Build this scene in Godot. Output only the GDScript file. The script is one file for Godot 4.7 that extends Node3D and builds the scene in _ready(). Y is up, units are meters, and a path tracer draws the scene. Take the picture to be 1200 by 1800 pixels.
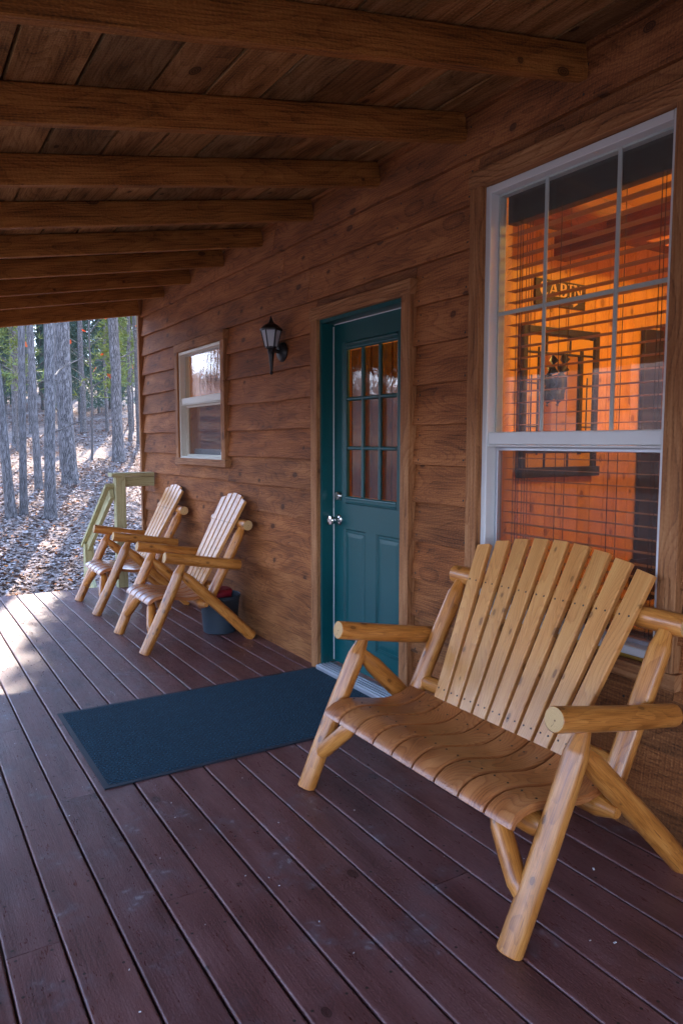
extends Node3D
# A cabin porch: the front wall is the plane x = W, the deck is y = 0, far end towards -z.

const W := 2.157
var rng := RandomNumberGenerator.new()
var M := {}
var names := {}


# ------------------------------------------------------------------ mesh builder
class MB:
	var v := PackedVector3Array()
	var n := PackedVector3Array()
	var uv := PackedVector2Array()
	var uv2 := PackedVector2Array()
	var c := PackedColorArray()
	var ix := PackedInt32Array()
	var tint := Color.WHITE

	func vert(p: Vector3, nn: Vector3, t: Vector2) -> int:
		v.append(p)
		n.append(nn)
		uv.append(t)
		uv2.append(Vector2(p.x, p.z) / 3.1)
		c.append(tint)
		return v.size() - 1

	func tri(a: int, b: int, d: int) -> void:
		var g := (v[d] - v[a]).cross(v[b] - v[a])
		if g.dot(n[a] + n[b] + n[d]) < 0.0:
			ix.append_array([a, d, b])
		else:
			ix.append_array([a, b, d])

	func quad(p: Array, nn: Vector3, t: Array) -> void:
		var a := vert(p[0], nn, t[0])
		var b := vert(p[1], nn, t[1])
		var d := vert(p[2], nn, t[2])
		var e := vert(p[3], nn, t[3])
		tri(a, b, d)
		tri(a, d, e)

	# polygon in local YZ, swept along local X from -l/2 to l/2
	func prism(xf: Transform3D, poly: PackedVector2Array, l: float, uo := Vector2.ZERO, us := Vector2(0.6, 2.4)) -> void:
		var k := poly.size()
		var mid := Vector2.ZERO
		for p in poly:
			mid += p / k
		var run := 0.0
		for i in k:
			var p := poly[i]
			var q := poly[(i + 1) % k]
			var e := q - p
			var nn := Vector2(e.y, -e.x).normalized()
			if nn.dot((p + q) * 0.5 - mid) < 0.0:
				nn = -nn
			var wn := (xf.basis * Vector3(0, nn.x, nn.y)).normalized()
			var u0 := run / us.x + uo.x
			run += e.length()
			var u1 := run / us.x + uo.x
			var v0 := -l * 0.5 / us.y + uo.y
			var v1 := l * 0.5 / us.y + uo.y
			quad([xf * Vector3(-l / 2, p.x, p.y), xf * Vector3(l / 2, p.x, p.y), xf * Vector3(l / 2, q.x, q.y), xf * Vector3(-l / 2, q.x, q.y)], wn, [Vector2(u0, v0), Vector2(u0, v1), Vector2(u1, v1), Vector2(u1, v0)])
		for s in [-1.0, 1.0]:
			var wn: Vector3 = (xf.basis * Vector3(s, 0, 0)).normalized()
			var first := -1
			var prev := -1
			for i in k:
				var p := poly[i]
				var id := vert(xf * Vector3(s * l / 2, p.x, p.y), wn, Vector2((p.x + p.y) / us.x, (p.x - p.y) * 0.3 / us.y) + uo)
				if i == 0:
					first = id
				elif i > 1:
					tri(first, prev, id)
				prev = id

	# chamfered plank, centred: length along local x, height y, thickness z
	func plank(xf: Transform3D, l: float, h: float, t: float, b := 0.003, uo := Vector2.ZERO, us := Vector2(0.6, 2.4)) -> void:
		var y := h / 2
		var z := t / 2
		if b <= 0.0:
			prism(xf, PackedVector2Array([Vector2(-y, -z), Vector2(y, -z), Vector2(y, z), Vector2(-y, z)]), l, uo, us)
		else:
			prism(xf, PackedVector2Array([Vector2(-y + b, -z), Vector2(y - b, -z), Vector2(y, -z + b), Vector2(y, z - b), Vector2(y - b, z), Vector2(-y + b, z), Vector2(-y, z - b), Vector2(-y, -z + b)]), l, uo, us)

	# round sweep through points with radii
	func tube(pts: Array, rad: Array, seg: int, uo := Vector2.ZERO, us := Vector2(0.3, 1.2), wob := 0.0, sd := 0) -> void:
		var up := Vector3.UP
		var rings := []
		var along := 0.0
		var nz := FastNoiseLite.new()
		nz.seed = sd
		nz.frequency = 3.0
		for i in pts.size():
			var p: Vector3 = pts[i]
			if i > 0:
				along += p.distance_to(pts[i - 1])
			var d: Vector3 = (pts[mini(i + 1, pts.size() - 1)] - pts[maxi(i - 1, 0)]).normalized()
			var a := d.cross(up if absf(d.dot(up)) < 0.95 else Vector3.RIGHT).normalized()
			var b := d.cross(a)
			var slope := 0.0
			if i > 0 and i < pts.size() - 1:
				slope = (rad[i - 1] - rad[i + 1]) / maxf(1e-5, (pts[i - 1] as Vector3).distance_to(pts[i + 1]))
			elif i == 0:
				slope = (rad[0] - rad[1]) / maxf(1e-5, p.distance_to(pts[1]))
			else:
				slope = (rad[i - 1] - rad[i]) / maxf(1e-5, p.distance_to(pts[i - 1]))
			var ring := []
			for k in seg + 1:
				var an := TAU * k / seg + 2.2
				var o := a * cos(an) + b * sin(an)
				var r: float = rad[i]
				if wob > 0.0:
					r *= 1.0 + wob * nz.get_noise_3d(o.x + along * 2.0, o.y + sd, o.z)
				ring.append(vert(p + o * r, (o + d * slope).normalized(), Vector2(float(k) / seg * TAU * 0.04 / us.x, along / us.y) + uo))
			rings.append(ring)
		for i in pts.size() - 1:
			for k in seg:
				tri(rings[i][k], rings[i][k + 1], rings[i + 1][k + 1])
				tri(rings[i][k], rings[i + 1][k + 1], rings[i + 1][k])

	func disc(p: Vector3, d: Vector3, r: float, seg: int) -> void:
		var a := d.cross(Vector3.UP if absf(d.dot(Vector3.UP)) < 0.95 else Vector3.RIGHT).normalized()
		var b := d.cross(a)
		var m := vert(p, d, Vector2(0.5, 0.5))
		var prev := -1
		for k in seg + 1:
			var an := TAU * k / seg + 2.2
			var o := a * cos(an) + b * sin(an)
			var id := vert(p + o * r, d, Vector2(0.5 + 0.48 * cos(an), 0.5 + 0.48 * sin(an)))
			if prev >= 0:
				tri(m, prev, id)
			prev = id

	func lathe(prof: Array, seg: int, at := Transform3D.IDENTITY) -> void:
		# prof: Vector2(radius, y); flat-shaded between rows, smooth around
		for i in prof.size() - 1:
			var p: Vector2 = prof[i]
			var q: Vector2 = prof[i + 1]
			var e := q - p
			var nn := Vector2(e.y, -e.x).normalized()
			var prev := []
			for k in seg + 1:
				var an := TAU * k / seg
				var o := Vector3(cos(an), 0, sin(an))
				var wn := (at.basis * (o * nn.x + Vector3.UP * nn.y)).normalized()
				var row := [vert(at * (o * p.x + Vector3.UP * p.y), wn, Vector2(float(k) / seg, p.y)), vert(at * (o * q.x + Vector3.UP * q.y), wn, Vector2(float(k) / seg, q.y))]
				if prev:
					tri(prev[0], prev[1], row[1])
					tri(prev[0], row[1], row[0])
				prev = row

	func put(m: ArrayMesh) -> void:
		var arr := []
		arr.resize(Mesh.ARRAY_MAX)
		arr[Mesh.ARRAY_VERTEX] = v
		arr[Mesh.ARRAY_NORMAL] = n
		arr[Mesh.ARRAY_TEX_UV] = uv
		arr[Mesh.ARRAY_TEX_UV2] = uv2
		arr[Mesh.ARRAY_COLOR] = c
		arr[Mesh.ARRAY_INDEX] = ix
		m.add_surface_from_arrays(Mesh.PRIMITIVE_TRIANGLES, arr)


func mesh_of(a: MB, b: MB = null) -> ArrayMesh:
	var m := ArrayMesh.new()
	a.put(m)
	if b:
		b.put(m)
	return m


func mi(called: String, m: Mesh, mat: Material, parent: Node3D, mat2: Material = null) -> MeshInstance3D:
	var o := MeshInstance3D.new()
	o.name = called
	o.mesh = m
	o.set_surface_override_material(0, mat)
	if mat2 and m.get_surface_count() > 1:
		o.set_surface_override_material(1, mat2)
	parent.add_child(o, true)
	return o


func numbered(called: String) -> String:
	names[called] = names.get(called, 0) + 1
	return called if names[called] == 1 else "%s_%03d" % [called, names[called] - 1]


func thing(called: String, label: String, category: String, at := Vector3.ZERO, group := "") -> Node3D:
	var o := Node3D.new()
	o.name = numbered(called)
	add_child(o)
	o.position = at
	o.set_meta("label", label)
	o.set_meta("category", category)
	if group:
		o.set_meta("group", group)
	return o


func structure(called: String) -> Node3D:
	var o := Node3D.new()
	o.name = called
	add_child(o)
	o.set_meta("kind", "structure")
	return o


func ruo() -> Vector2:
	return Vector2(rng.randf(), rng.randf())


func shade(lo: float, hi: float, warm := 0.04) -> Color:
	var k := rng.randf_range(lo, hi)
	var w := rng.randf_range(-warm, warm)
	return Color(k * (1.0 + w), k, k * (1.0 - w))


# centred plank as its own part
func part(called: String, parent: Node3D, mat: Material, at: Vector3, l: float, h: float, t: float, b := 0.003, basis := Basis.IDENTITY, tint := Color.WHITE) -> MeshInstance3D:
	var m := MB.new()
	m.tint = tint
	m.plank(Transform3D(basis, at), l, h, t, b, ruo())
	return mi(called, mesh_of(m), mat, parent)


const ALONG_Z := Basis(Vector3(0, 0, 1), Vector3(0, 1, 0), Vector3(-1, 0, 0))   # length z, height y, thickness x
const ALONG_Y := Basis(Vector3(0, 1, 0), Vector3(0, 0, 1), Vector3(1, 0, 0))    # length y, height z, thickness x
const ALONG_X := Basis(Vector3(1, 0, 0), Vector3(0, 1, 0), Vector3(0, 0, 1))


# ------------------------------------------------------------------ textures
func nb(sd: int, nw: int, nh: int, f: float, w: int, h: int, oct := 3) -> PackedByteArray:
	var q := FastNoiseLite.new()
	q.seed = sd
	q.frequency = f
	q.fractal_octaves = oct
	var im := q.get_seamless_image(nw, nh)
	if nw != w or nh != h:
		im.resize(w, h, Image.INTERPOLATE_CUBIC)
	im.convert(Image.FORMAT_L8)
	return im.get_data()


func lut(stops: Array) -> PackedByteArray:
	# stops: linear colours, evenly spread
	var out := PackedByteArray()
	out.resize(768)
	for i in 256:
		var x := i / 255.0 * (stops.size() - 1)
		var k := mini(int(x), stops.size() - 2)
		var c: Color = (stops[k] as Color).lerp(stops[k + 1], x - k).linear_to_srgb()
		out[i * 3] = int(clampf(c.r, 0, 1) * 255)
		out[i * 3 + 1] = int(clampf(c.g, 0, 1) * 255)
		out[i * 3 + 2] = int(clampf(c.b, 0, 1) * 255)
	return out


# o: rings, warp, knots, knot_r, wr (ring), ws (streak), wf (fine), wb (blotch), saw, mw, mh
func wood(sd: int, w: int, h: int, stops: Array, o: Dictionary) -> Array:
	var a := nb(sd, 128, 128, 0.022, w, h, 2)
	var b := nb(sd + 1, w, 32, 0.2, w, h, 3)
	var f := nb(sd + 2, w, h, 0.28, w, h, 2)
	var d := nb(sd + 3, 96, 96, 0.045, w, h, 3)
	var mw: float = o.get("mw", 0.6)
	var mh: float = o.get("mh", 2.4)
	var ph := PackedFloat32Array()
	ph.resize(w * h)
	var dk := PackedFloat32Array()
	dk.resize(w * h)
	var r := RandomNumberGenerator.new()
	r.seed = sd
	for i in int(o.get("knots", 0)):
		var kx := r.randf() * w
		var ky := r.randf() * h
		var kr: float = o.get("knot_r", 0.014) * r.randf_range(0.45, 1.35)
		var sx := mw / w
		var sy := mh / h * r.randf_range(0.5, 0.85)
		var rx := int(kr * 4.5 / sx)
		var ry := int(kr * 9.0 / sy)
		for yy in range(-ry, ry + 1):
			for xx in range(-rx, rx + 1):
				var dx := xx * sx / kr
				var dy := yy * sy / kr
				var dd := sqrt(dx * dx + dy * dy)
				var at := posmod(int(ky) + yy, h) * w + posmod(int(kx) + xx, w)
				var e := exp(-dx * dx * 0.35 - dy * dy * 0.07)
				ph[at] += e * 2.4 * (1.0 if dx > 0 else -1.0) * minf(1.0, absf(dx) * 0.9)
				if dd < 1.25:
					dk[at] = maxf(dk[at], clampf((1.25 - dd) * 3.0, 0, 1) * (0.6 + 0.25 * sin(dd * 16.0)))
				elif dd < 2.2:
					dk[at] = maxf(dk[at], 0.14 * (2.2 - dd) / 0.95)
	var l := lut(stops)
	var kl := lut([(stops[0] as Color) * 0.3, (stops[0] as Color) * 0.5])
	var out := PackedByteArray()
	out.resize(w * h * 3)
	var hh := PackedByteArray()
	hh.resize(w * h)
	var rings: float = o.get("rings", 30)
	var warp: float = o.get("warp", 4.0)
	var wr: float = o.get("wr", 0.3)
	var ws: float = o.get("ws", 0.4)
	var wf: float = o.get("wf", 0.2)
	var wb: float = o.get("wb", 0.4)
	var saw: float = o.get("saw", 0.0)
	var crack: float = o.get("crack", 0.0)
	for y in h:
		var row := y * w
		var sv := saw * (sin(y * 1.9) + sin(y * 1.13 + 1.0) * 0.7)
		for x in w:
			var i := row + x
			var p := rings * x / w + warp * a[i] / 255.0 + ph[i]
			p -= floorf(p)
			var t := 0.5 + wr * (0.42 - p * p * p) + ws * (b[i] / 255.0 - 0.5) + wf * (f[i] / 255.0 - 0.5) + wb * (d[i] / 255.0 - 0.5) + sv * (f[i] / 255.0)
			if crack > 0.0:
				t -= crack * smoothstep(0.74, 0.86, b[i] / 255.0)
			var ti := clampi(int(t * 255.0), 0, 255)
			var k := dk[i]
			out[i * 3] = int(l[ti * 3] * (1.0 - k) + kl[ti * 3] * k)
			out[i * 3 + 1] = int(l[ti * 3 + 1] * (1.0 - k) + kl[ti * 3 + 1] * k)
			out[i * 3 + 2] = int(l[ti * 3 + 2] * (1.0 - k) + kl[ti * 3 + 2] * k)
			hh[i] = ti
	var im := Image.create_from_data(w, h, false, Image.FORMAT_RGB8, out)
	var nm := Image.create_from_data(w, h, false, Image.FORMAT_L8, hh)
	nm.bump_map_to_normal_map(o.get("bump", 2.0))
	nm.convert(Image.FORMAT_RGB8)
	return [ImageTexture.create_from_image(im), ImageTexture.create_from_image(nm)]


func wmat(tx: Array, rough: float, nscale: float, spec := 0.5, tint := Color.WHITE) -> StandardMaterial3D:
	var m := StandardMaterial3D.new()
	m.albedo_texture = tx[0]
	m.albedo_color = tint.linear_to_srgb()
	m.roughness = rough
	m.metallic_specular = spec
	m.vertex_color_use_as_albedo = true
	if nscale > 0:
		m.normal_enabled = true
		m.normal_texture = tx[1]
		m.normal_scale = nscale
	return m


func flat(c: Color, rough := 0.6, spec := 0.5, metal := 0.0) -> StandardMaterial3D:
	var m := StandardMaterial3D.new()
	m.albedo_color = c.linear_to_srgb()
	m.roughness = rough
	m.metallic_specular = spec
	m.metallic = metal
	return m


func make_materials() -> void:
	var siding := wood(11, 384, 768, [Color(0.075, 0.023, 0.0065), Color(0.27, 0.089, 0.024), Color(0.49, 0.19, 0.062)], {"rings": 16, "warp": 7.0, "knots": 6, "knot_r": 0.014, "wr": 0.26, "ws": 0.55, "wf": 0.55, "wb": 0.55, "saw": 0.12, "bump": 3.5, "crack": 0.2})
	M.siding = wmat(siding, 0.72, 0.5, 0.42)
	var rough := wood(29, 384, 768, [Color(0.095, 0.031, 0.0065), Color(0.32, 0.116, 0.022), Color(0.52, 0.22, 0.053)], {"rings": 20, "warp": 6.0, "knots": 8, "knot_r": 0.013, "wr": 0.24, "ws": 0.7, "wf": 0.5, "wb": 0.6, "saw": 0.1, "bump": 3.0, "crack": 0.25})
	M.rough = wmat(rough, 0.75, 0.5, 0.4)
	var plank := wood(37, 384, 768, [Color(0.08, 0.034, 0.011), Color(0.31, 0.145, 0.048), Color(0.54, 0.30, 0.125)], {"rings": 18, "warp": 7.0, "knots": 8, "knot_r": 0.016, "wr": 0.26, "ws": 0.6, "wf": 0.55, "wb": 0.8, "saw": 0.12, "bump": 3.0, "crack": 0.3})
	M.plank = wmat(plank, 0.8, 0.5, 0.35)
	var trim := wood(31, 256, 512, [Color(0.13, 0.05, 0.018), Color(0.31, 0.125, 0.045), Color(0.46, 0.22, 0.09)], {"rings": 22, "warp": 5.0, "knots": 5, "wr": 0.35, "ws": 0.6, "wf": 0.3, "wb": 0.5, "bump": 3.0})
	M.trim = wmat(trim, 0.75, 0.5, 0.4)
	var log_t := wood(41, 256, 768, [Color(0.22, 0.065, 0.009), Color(0.5, 0.18, 0.032), Color(0.69, 0.31, 0.075)], {"rings": 10, "warp": 4.0, "knots": 16, "knot_r": 0.0075, "wr": 0.25, "ws": 0.55, "wf": 0.15, "wb": 0.6, "crack": 0.75, "mw": 0.3, "mh": 1.2, "bump": 1.0})
	M.log = wmat(log_t, 0.34, 0.25, 0.5)
	M.log.clearcoat_enabled = true
	M.log.clearcoat = 0.35
	M.log.clearcoat_roughness = 0.25
	var slat := wood(53, 384, 768, [Color(0.30, 0.105, 0.022), Color(0.56, 0.235, 0.06), Color(0.70, 0.37, 0.12)], {"rings": 34, "warp": 9.0, "knots": 54, "knot_r": 0.0085, "wr": 0.3, "ws": 0.3, "wf": 0.15, "wb": 0.4, "bump": 1.5})
	M.slat = wmat(slat, 0.33, 0.3, 0.5)
	var seat := wood(59, 384, 768, [Color(0.15, 0.038, 0.009), Color(0.37, 0.118, 0.033), Color(0.54, 0.22, 0.075)], {"rings": 24, "warp": 12.0, "knots": 8, "knot_r": 0.01, "wr": 0.45, "ws": 0.25, "wf": 0.2, "wb": 0.5, "bump": 1.5})
	M.seat = wmat(seat, 0.34, 0.3, 0.5)
	M.seat.clearcoat_enabled = true
	M.seat.clearcoat = 0.4
	M.seat.clearcoat_roughness = 0.22
	M.slat.clearcoat_enabled = true
	M.slat.clearcoat = 0.25
	M.slat.clearcoat_roughness = 0.28
	var panel := wood(67, 384, 768, [Color(0.36, 0.15, 0.018), Color(0.6, 0.3, 0.045), Color(0.72, 0.42, 0.085)], {"rings": 26, "warp": 8.0, "knots": 13, "knot_r": 0.017, "wr": 0.3, "ws": 0.35, "wf": 0.1, "wb": 0.45, "bump": 1.0})
	M.panel = wmat(panel, 0.5, 0.2, 0.45)
	var treated := wood(71, 256, 512, [Color(0.16, 0.13, 0.055), Color(0.36, 0.31, 0.15), Color(0.5, 0.46, 0.26)], {"rings": 26, "warp": 6.0, "knots": 4, "wr": 0.35, "ws": 0.4, "wf": 0.15, "wb": 0.4, "bump": 2.0})
	M.treated = wmat(treated, 0.7, 0.3, 0.4)
	M.deck = deck_material()
	M.end = wmat([end_grain(), null], 0.55, 0.0)
	M.mat_pile = pile_material()
	M.mat_edge = flat(Color(0.012, 0.022, 0.034), 0.55)
	M.teal = flat(Color(0.0005, 0.072, 0.076), 0.34, 0.5)
	M.teal.normal_enabled = true
	M.teal.normal_texture = orange_peel()
	M.teal.normal_scale = 0.12
	M.teal.uv1_triplanar = true
	M.teal.uv1_scale = Vector3(5, 5, 5)
	M.vinyl = flat(Color(0.66, 0.67, 0.66), 0.42)
	M.vinyl_cream = flat(Color(0.66, 0.64, 0.55), 0.45)
	M.muntin = flat(Color(0.42, 0.46, 0.44), 0.45)
	M.gasket = flat(Color(0.02, 0.02, 0.02), 0.7)
	M.black = flat(Color(0.008, 0.008, 0.009), 0.42)
	M.steel = flat(Color(0.62, 0.6, 0.57), 0.22, 0.5, 1.0)
	M.alu = flat(Color(0.5, 0.52, 0.55), 0.4, 0.5, 0.7)
	M.screw = flat(Color(0.03, 0.018, 0.012), 0.6)
	M.blind = flat(Color(0.30, 0.15, 0.06), 0.55)
	M.cord = flat(Color(0.05, 0.03, 0.02), 0.8)
	M.valance = flat(Color(0.02, 0.012, 0.008), 0.6)
	M.iron = flat(Color(0.012, 0.008, 0.006), 0.5)
	M.mirror = flat(Color(0.8, 0.8, 0.78), 0.03, 0.5, 1.0)
	M.bucket = flat(Color(0.02, 0.034, 0.048), 0.5)
	M.red = flat(Color(0.32, 0.012, 0.03), 0.6)
	M.darkwood = wmat(rough, 0.6, 0.4, 0.4, Color(0.55, 0.4, 0.35))
	M.amber = flat(Color(0.6, 0.34, 0.05), 0.25)
	M.signwood = flat(Color(0.035, 0.02, 0.01), 0.6)
	M.glass = StandardMaterial3D.new()
	M.glass.transparency = BaseMaterial3D.TRANSPARENCY_ALPHA
	M.glass.albedo_color = Color(0.9, 0.95, 0.93, 0.03)
	M.glass.roughness = 0.0
	M.glass.metallic_specular = 0.5
	M.film = M.glass.duplicate()
	M.film.roughness = 0.02
	M.film.normal_enabled = true
	M.film.normal_texture = film_waves()
	M.film.normal_scale = 0.05
	M.door_glass = M.film.duplicate()
	M.door_glass.albedo_color = Color(0.12, 0.1, 0.09, 0.68)
	M.frost = StandardMaterial3D.new()
	M.frost.transparency = BaseMaterial3D.TRANSPARENCY_ALPHA
	M.frost.albedo_color = Color(0.8, 0.83, 0.86, 0.6)
	M.frost.roughness = 0.35
	M.screen = StandardMaterial3D.new()
	M.screen.transparency = BaseMaterial3D.TRANSPARENCY_ALPHA
	M.screen.albedo_color = Color(0.13, 0.13, 0.14, 0.5)
	M.screen.roughness = 0.8
	M.bark = bark_material()
	M.needle = leafy(Color(0.045, 0.066, 0.042), Color(0.04, 0.06, 0.035))
	M.cedar = leafy(Color(0.03, 0.055, 0.024), Color(0.05, 0.08, 0.03))
	M.brush = leafy(Color(0.065, 0.09, 0.062), Color(0.06, 0.08, 0.05))
	M.bright_needle = leafy(Color(0.14, 0.16, 0.05), Color(0.24, 0.26, 0.08))
	M.leaf = leafy(Color(1, 1, 1), Color(0.16, 0.1, 0.06))
	M.leaf.metallic_specular = 0.15
	M.ground = ground_material()
	M.twig = flat(Color(0.07, 0.055, 0.045), 0.9)
	M.paper = flat(Color(0.7, 0.45, 0.2), 0.7)
	M.roofing = flat(Color(0.08, 0.07, 0.06), 0.6)


func leafy(c: Color, back: Color) -> StandardMaterial3D:
	var m := flat(c, 0.75, 0.3)
	m.cull_mode = BaseMaterial3D.CULL_DISABLED
	m.vertex_color_use_as_albedo = true
	m.backlight_enabled = true
	m.backlight = back.linear_to_srgb()
	return m


func deck_material() -> StandardMaterial3D:
	var w := 384
	var h := 768
	var tx := wood(83, w, h, [Color(0.06, 0.02, 0.017), Color(0.14, 0.053, 0.047), Color(0.21, 0.097, 0.09)], {"rings": 20, "warp": 8.0, "knots": 6, "knot_r": 0.012, "wr": 0.12, "ws": 0.3, "wf": 0.45, "wb": 0.7, "bump": 1.6})
	var m := wmat(tx, 0.42, 0.32, 0.5)
	# scuffs, dried dust and worn paint that run on from board to board
	var s := 768
	var a := nb(91, s, s, 0.012, s, s, 4)
	var b := nb(92, s, s, 0.05, s, s, 3)
	var c := nb(93, s, s, 0.16, s, s, 2)
	var out := PackedByteArray()
	out.resize(s * s * 4)
	for i in s * s:
		var worn := clampf((a[i] / 255.0 - 0.5) * 3.2, 0, 1) * clampf((b[i] / 255.0 - 0.32) * 2.6, 0, 1)
		var dust := clampf((b[i] / 255.0 - 0.66) * 6.0, 0, 1) * clampf((c[i] / 255.0 - 0.45) * 4.0, 0, 1) * clampf((a[i] / 255.0 - 0.42) * 4.0, 0, 1)
		out[i * 4] = int(lerpf(104, 140, dust))
		out[i * 4 + 1] = int(lerpf(84, 128, dust))
		out[i * 4 + 2] = int(lerpf(86, 128, dust))
		out[i * 4 + 3] = int(255.0 * clampf(worn * 0.7 + dust * 0.4, 0, 0.85))
	m.detail_enabled = true
	m.detail_albedo = ImageTexture.create_from_image(Image.create_from_data(s, s, false, Image.FORMAT_RGBA8, out))
	m.detail_uv_layer = BaseMaterial3D.DETAIL_UV_2
	m.detail_blend_mode = BaseMaterial3D.BLEND_MODE_MIX
	var rr := PackedByteArray()
	rr.resize(s * s)
	for i in s * s:
		rr[i] = clampi(int(98 + 60.0 * (b[i] / 255.0 - 0.5) + 50.0 * (c[i] / 255.0 - 0.5) + 40.0 * (a[i] / 255.0 - 0.5)), 0, 255)
	m.roughness = 1.0
	m.roughness_texture = ImageTexture.create_from_image(Image.create_from_data(s, s, false, Image.FORMAT_L8, rr))
	return m


func end_grain() -> ImageTexture:
	var s := 128
	var im := Image.create(s, s, false, Image.FORMAT_RGB8)
	var q := FastNoiseLite.new()
	q.seed = 7
	q.frequency = 0.03
	for y in s:
		for x in s:
			var p := Vector2(x - s * 0.5 + 6, y - s * 0.5 - 3)
			var r := p.length() * (1.0 + 0.12 * q.get_noise_2d(x, y))
			var t := fposmod(r / 6.0, 1.0)
			var c := Color(0.62, 0.40, 0.17).lerp(Color(0.42, 0.22, 0.075), t * t)
			if r < 5.0:
				c = Color(0.16, 0.07, 0.03)
			var crack := absf(angle_difference(p.angle(), 1.2 + 0.3 * q.get_noise_1d(r)))
			if crack < 0.05 and r < 40.0:
				c *= 0.45
			im.set_pixel(x, y, c.linear_to_srgb())
	return ImageTexture.create_from_image(im)


func pile_material() -> StandardMaterial3D:
	var s := 512
	var a := nb(101, s, s, 0.2, s, s, 2)
	var b := nb(102, s, s, 0.02, s, s, 3)
	var out := PackedByteArray()
	out.resize(s * s * 3)
	var hh := PackedByteArray()
	hh.resize(s * s)
	var l := lut([Color(0.001, 0.008, 0.015), Color(0.003, 0.044, 0.075), Color(0.05, 0.2, 0.28)])
	for y in s:
		for x in s:
			var i := y * s + x
			var rib := 0.5 + 0.5 * sin(TAU * (y / 8.0))
			var brk := 0.5 + 0.5 * sin(TAU * (x / 16.0 + (y / 8) * 0.5))
			var t := 0.12 + 0.26 * rib * brk + 1.25 * (a[i] / 255.0 - 0.38) + 0.1 * (b[i] / 255.0 - 0.5)
			var ti := clampi(int(t * 255), 0, 255)
			out[i * 3] = l[ti * 3]
			out[i * 3 + 1] = l[ti * 3 + 1]
			out[i * 3 + 2] = l[ti * 3 + 2]
			hh[i] = clampi(int(255 * (0.5 * rib + 0.5 * a[i] / 255.0)), 0, 255)
	var nm := Image.create_from_data(s, s, false, Image.FORMAT_L8, hh)
	nm.bump_map_to_normal_map(3.0)
	nm.convert(Image.FORMAT_RGB8)
	var m := wmat([ImageTexture.create_from_image(Image.create_from_data(s, s, false, Image.FORMAT_RGB8, out)), ImageTexture.create_from_image(nm)], 0.95, 1.0, 0.2)
	m.rim_enabled = true
	m.rim = 0.1
	m.rim_tint = 0.5
	return m


func orange_peel() -> ImageTexture:
	var im := Image.create_from_data(256, 256, false, Image.FORMAT_L8, nb(111, 256, 256, 0.08, 256, 256, 3))
	im.bump_map_to_normal_map(3.0)
	im.convert(Image.FORMAT_RGB8)
	return ImageTexture.create_from_image(im)


func film_waves() -> ImageTexture:
	var q := FastNoiseLite.new()
	q.seed = 113
	q.frequency = 0.012
	q.domain_warp_enabled = true
	q.domain_warp_amplitude = 30.0
	q.domain_warp_frequency = 0.02
	var im := q.get_seamless_image(256, 256)
	im.convert(Image.FORMAT_L8)
	im.bump_map_to_normal_map(6.0)
	im.convert(Image.FORMAT_RGB8)
	return ImageTexture.create_from_image(im)


func bark_material() -> StandardMaterial3D:
	var w := 256
	var h := 512
	var a := nb(121, w, 96, 0.05, w, h, 3)
	var b := nb(122, w, h, 0.12, w, h, 3)
	var c := nb(123, 64, 64, 0.05, w, h, 2)
	var out := PackedByteArray()
	out.resize(w * h * 3)
	var hh := PackedByteArray()
	hh.resize(w * h)
	var l := lut([Color(0.018, 0.015, 0.013), Color(0.08, 0.067, 0.06), Color(0.18, 0.155, 0.142), Color(0.31, 0.275, 0.255)])
	for i in w * h:
		var fis := absf(a[i] / 255.0 - 0.5) * 2.0
		var t := 0.12 + 0.75 * pow(fis, 0.7) + 0.5 * (b[i] / 255.0 - 0.5) + 0.2 * (c[i] / 255.0 - 0.5)
		var ti := clampi(int(t * 255), 0, 255)
		out[i * 3] = l[ti * 3]
		out[i * 3 + 1] = l[ti * 3 + 1]
		out[i * 3 + 2] = l[ti * 3 + 2]
		hh[i] = ti
	var nm := Image.create_from_data(w, h, false, Image.FORMAT_L8, hh)
	nm.bump_map_to_normal_map(5.0)
	nm.convert(Image.FORMAT_RGB8)
	return wmat([ImageTexture.create_from_image(Image.create_from_data(w, h, false, Image.FORMAT_RGB8, out)), ImageTexture.create_from_image(nm)], 0.9, 0.9, 0.3)


func ground_material() -> StandardMaterial3D:
	var s := 512
	var a := nb(131, s, s, 0.06, s, s, 3)
	var b := nb(132, s, s, 0.01, s, s, 3)
	var out := PackedByteArray()
	out.resize(s * s * 3)
	var l := lut([Color(0.075, 0.048, 0.035), Color(0.15, 0.1, 0.077), Color(0.22, 0.155, 0.122), Color(0.28, 0.21, 0.175)])
	for i in s * s:
		var ti := clampi(int(255 * (0.45 + 1.1 * (a[i] / 255.0 - 0.5) + 0.4 * (b[i] / 255.0 - 0.5))), 0, 255)
		out[i * 3] = l[ti * 3]
		out[i * 3 + 1] = l[ti * 3 + 1]
		out[i * 3 + 2] = l[ti * 3 + 2]
	return wmat([ImageTexture.create_from_image(Image.create_from_data(s, s, false, Image.FORMAT_RGB8, out)), null], 0.95, 0.0, 0.2)


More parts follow.
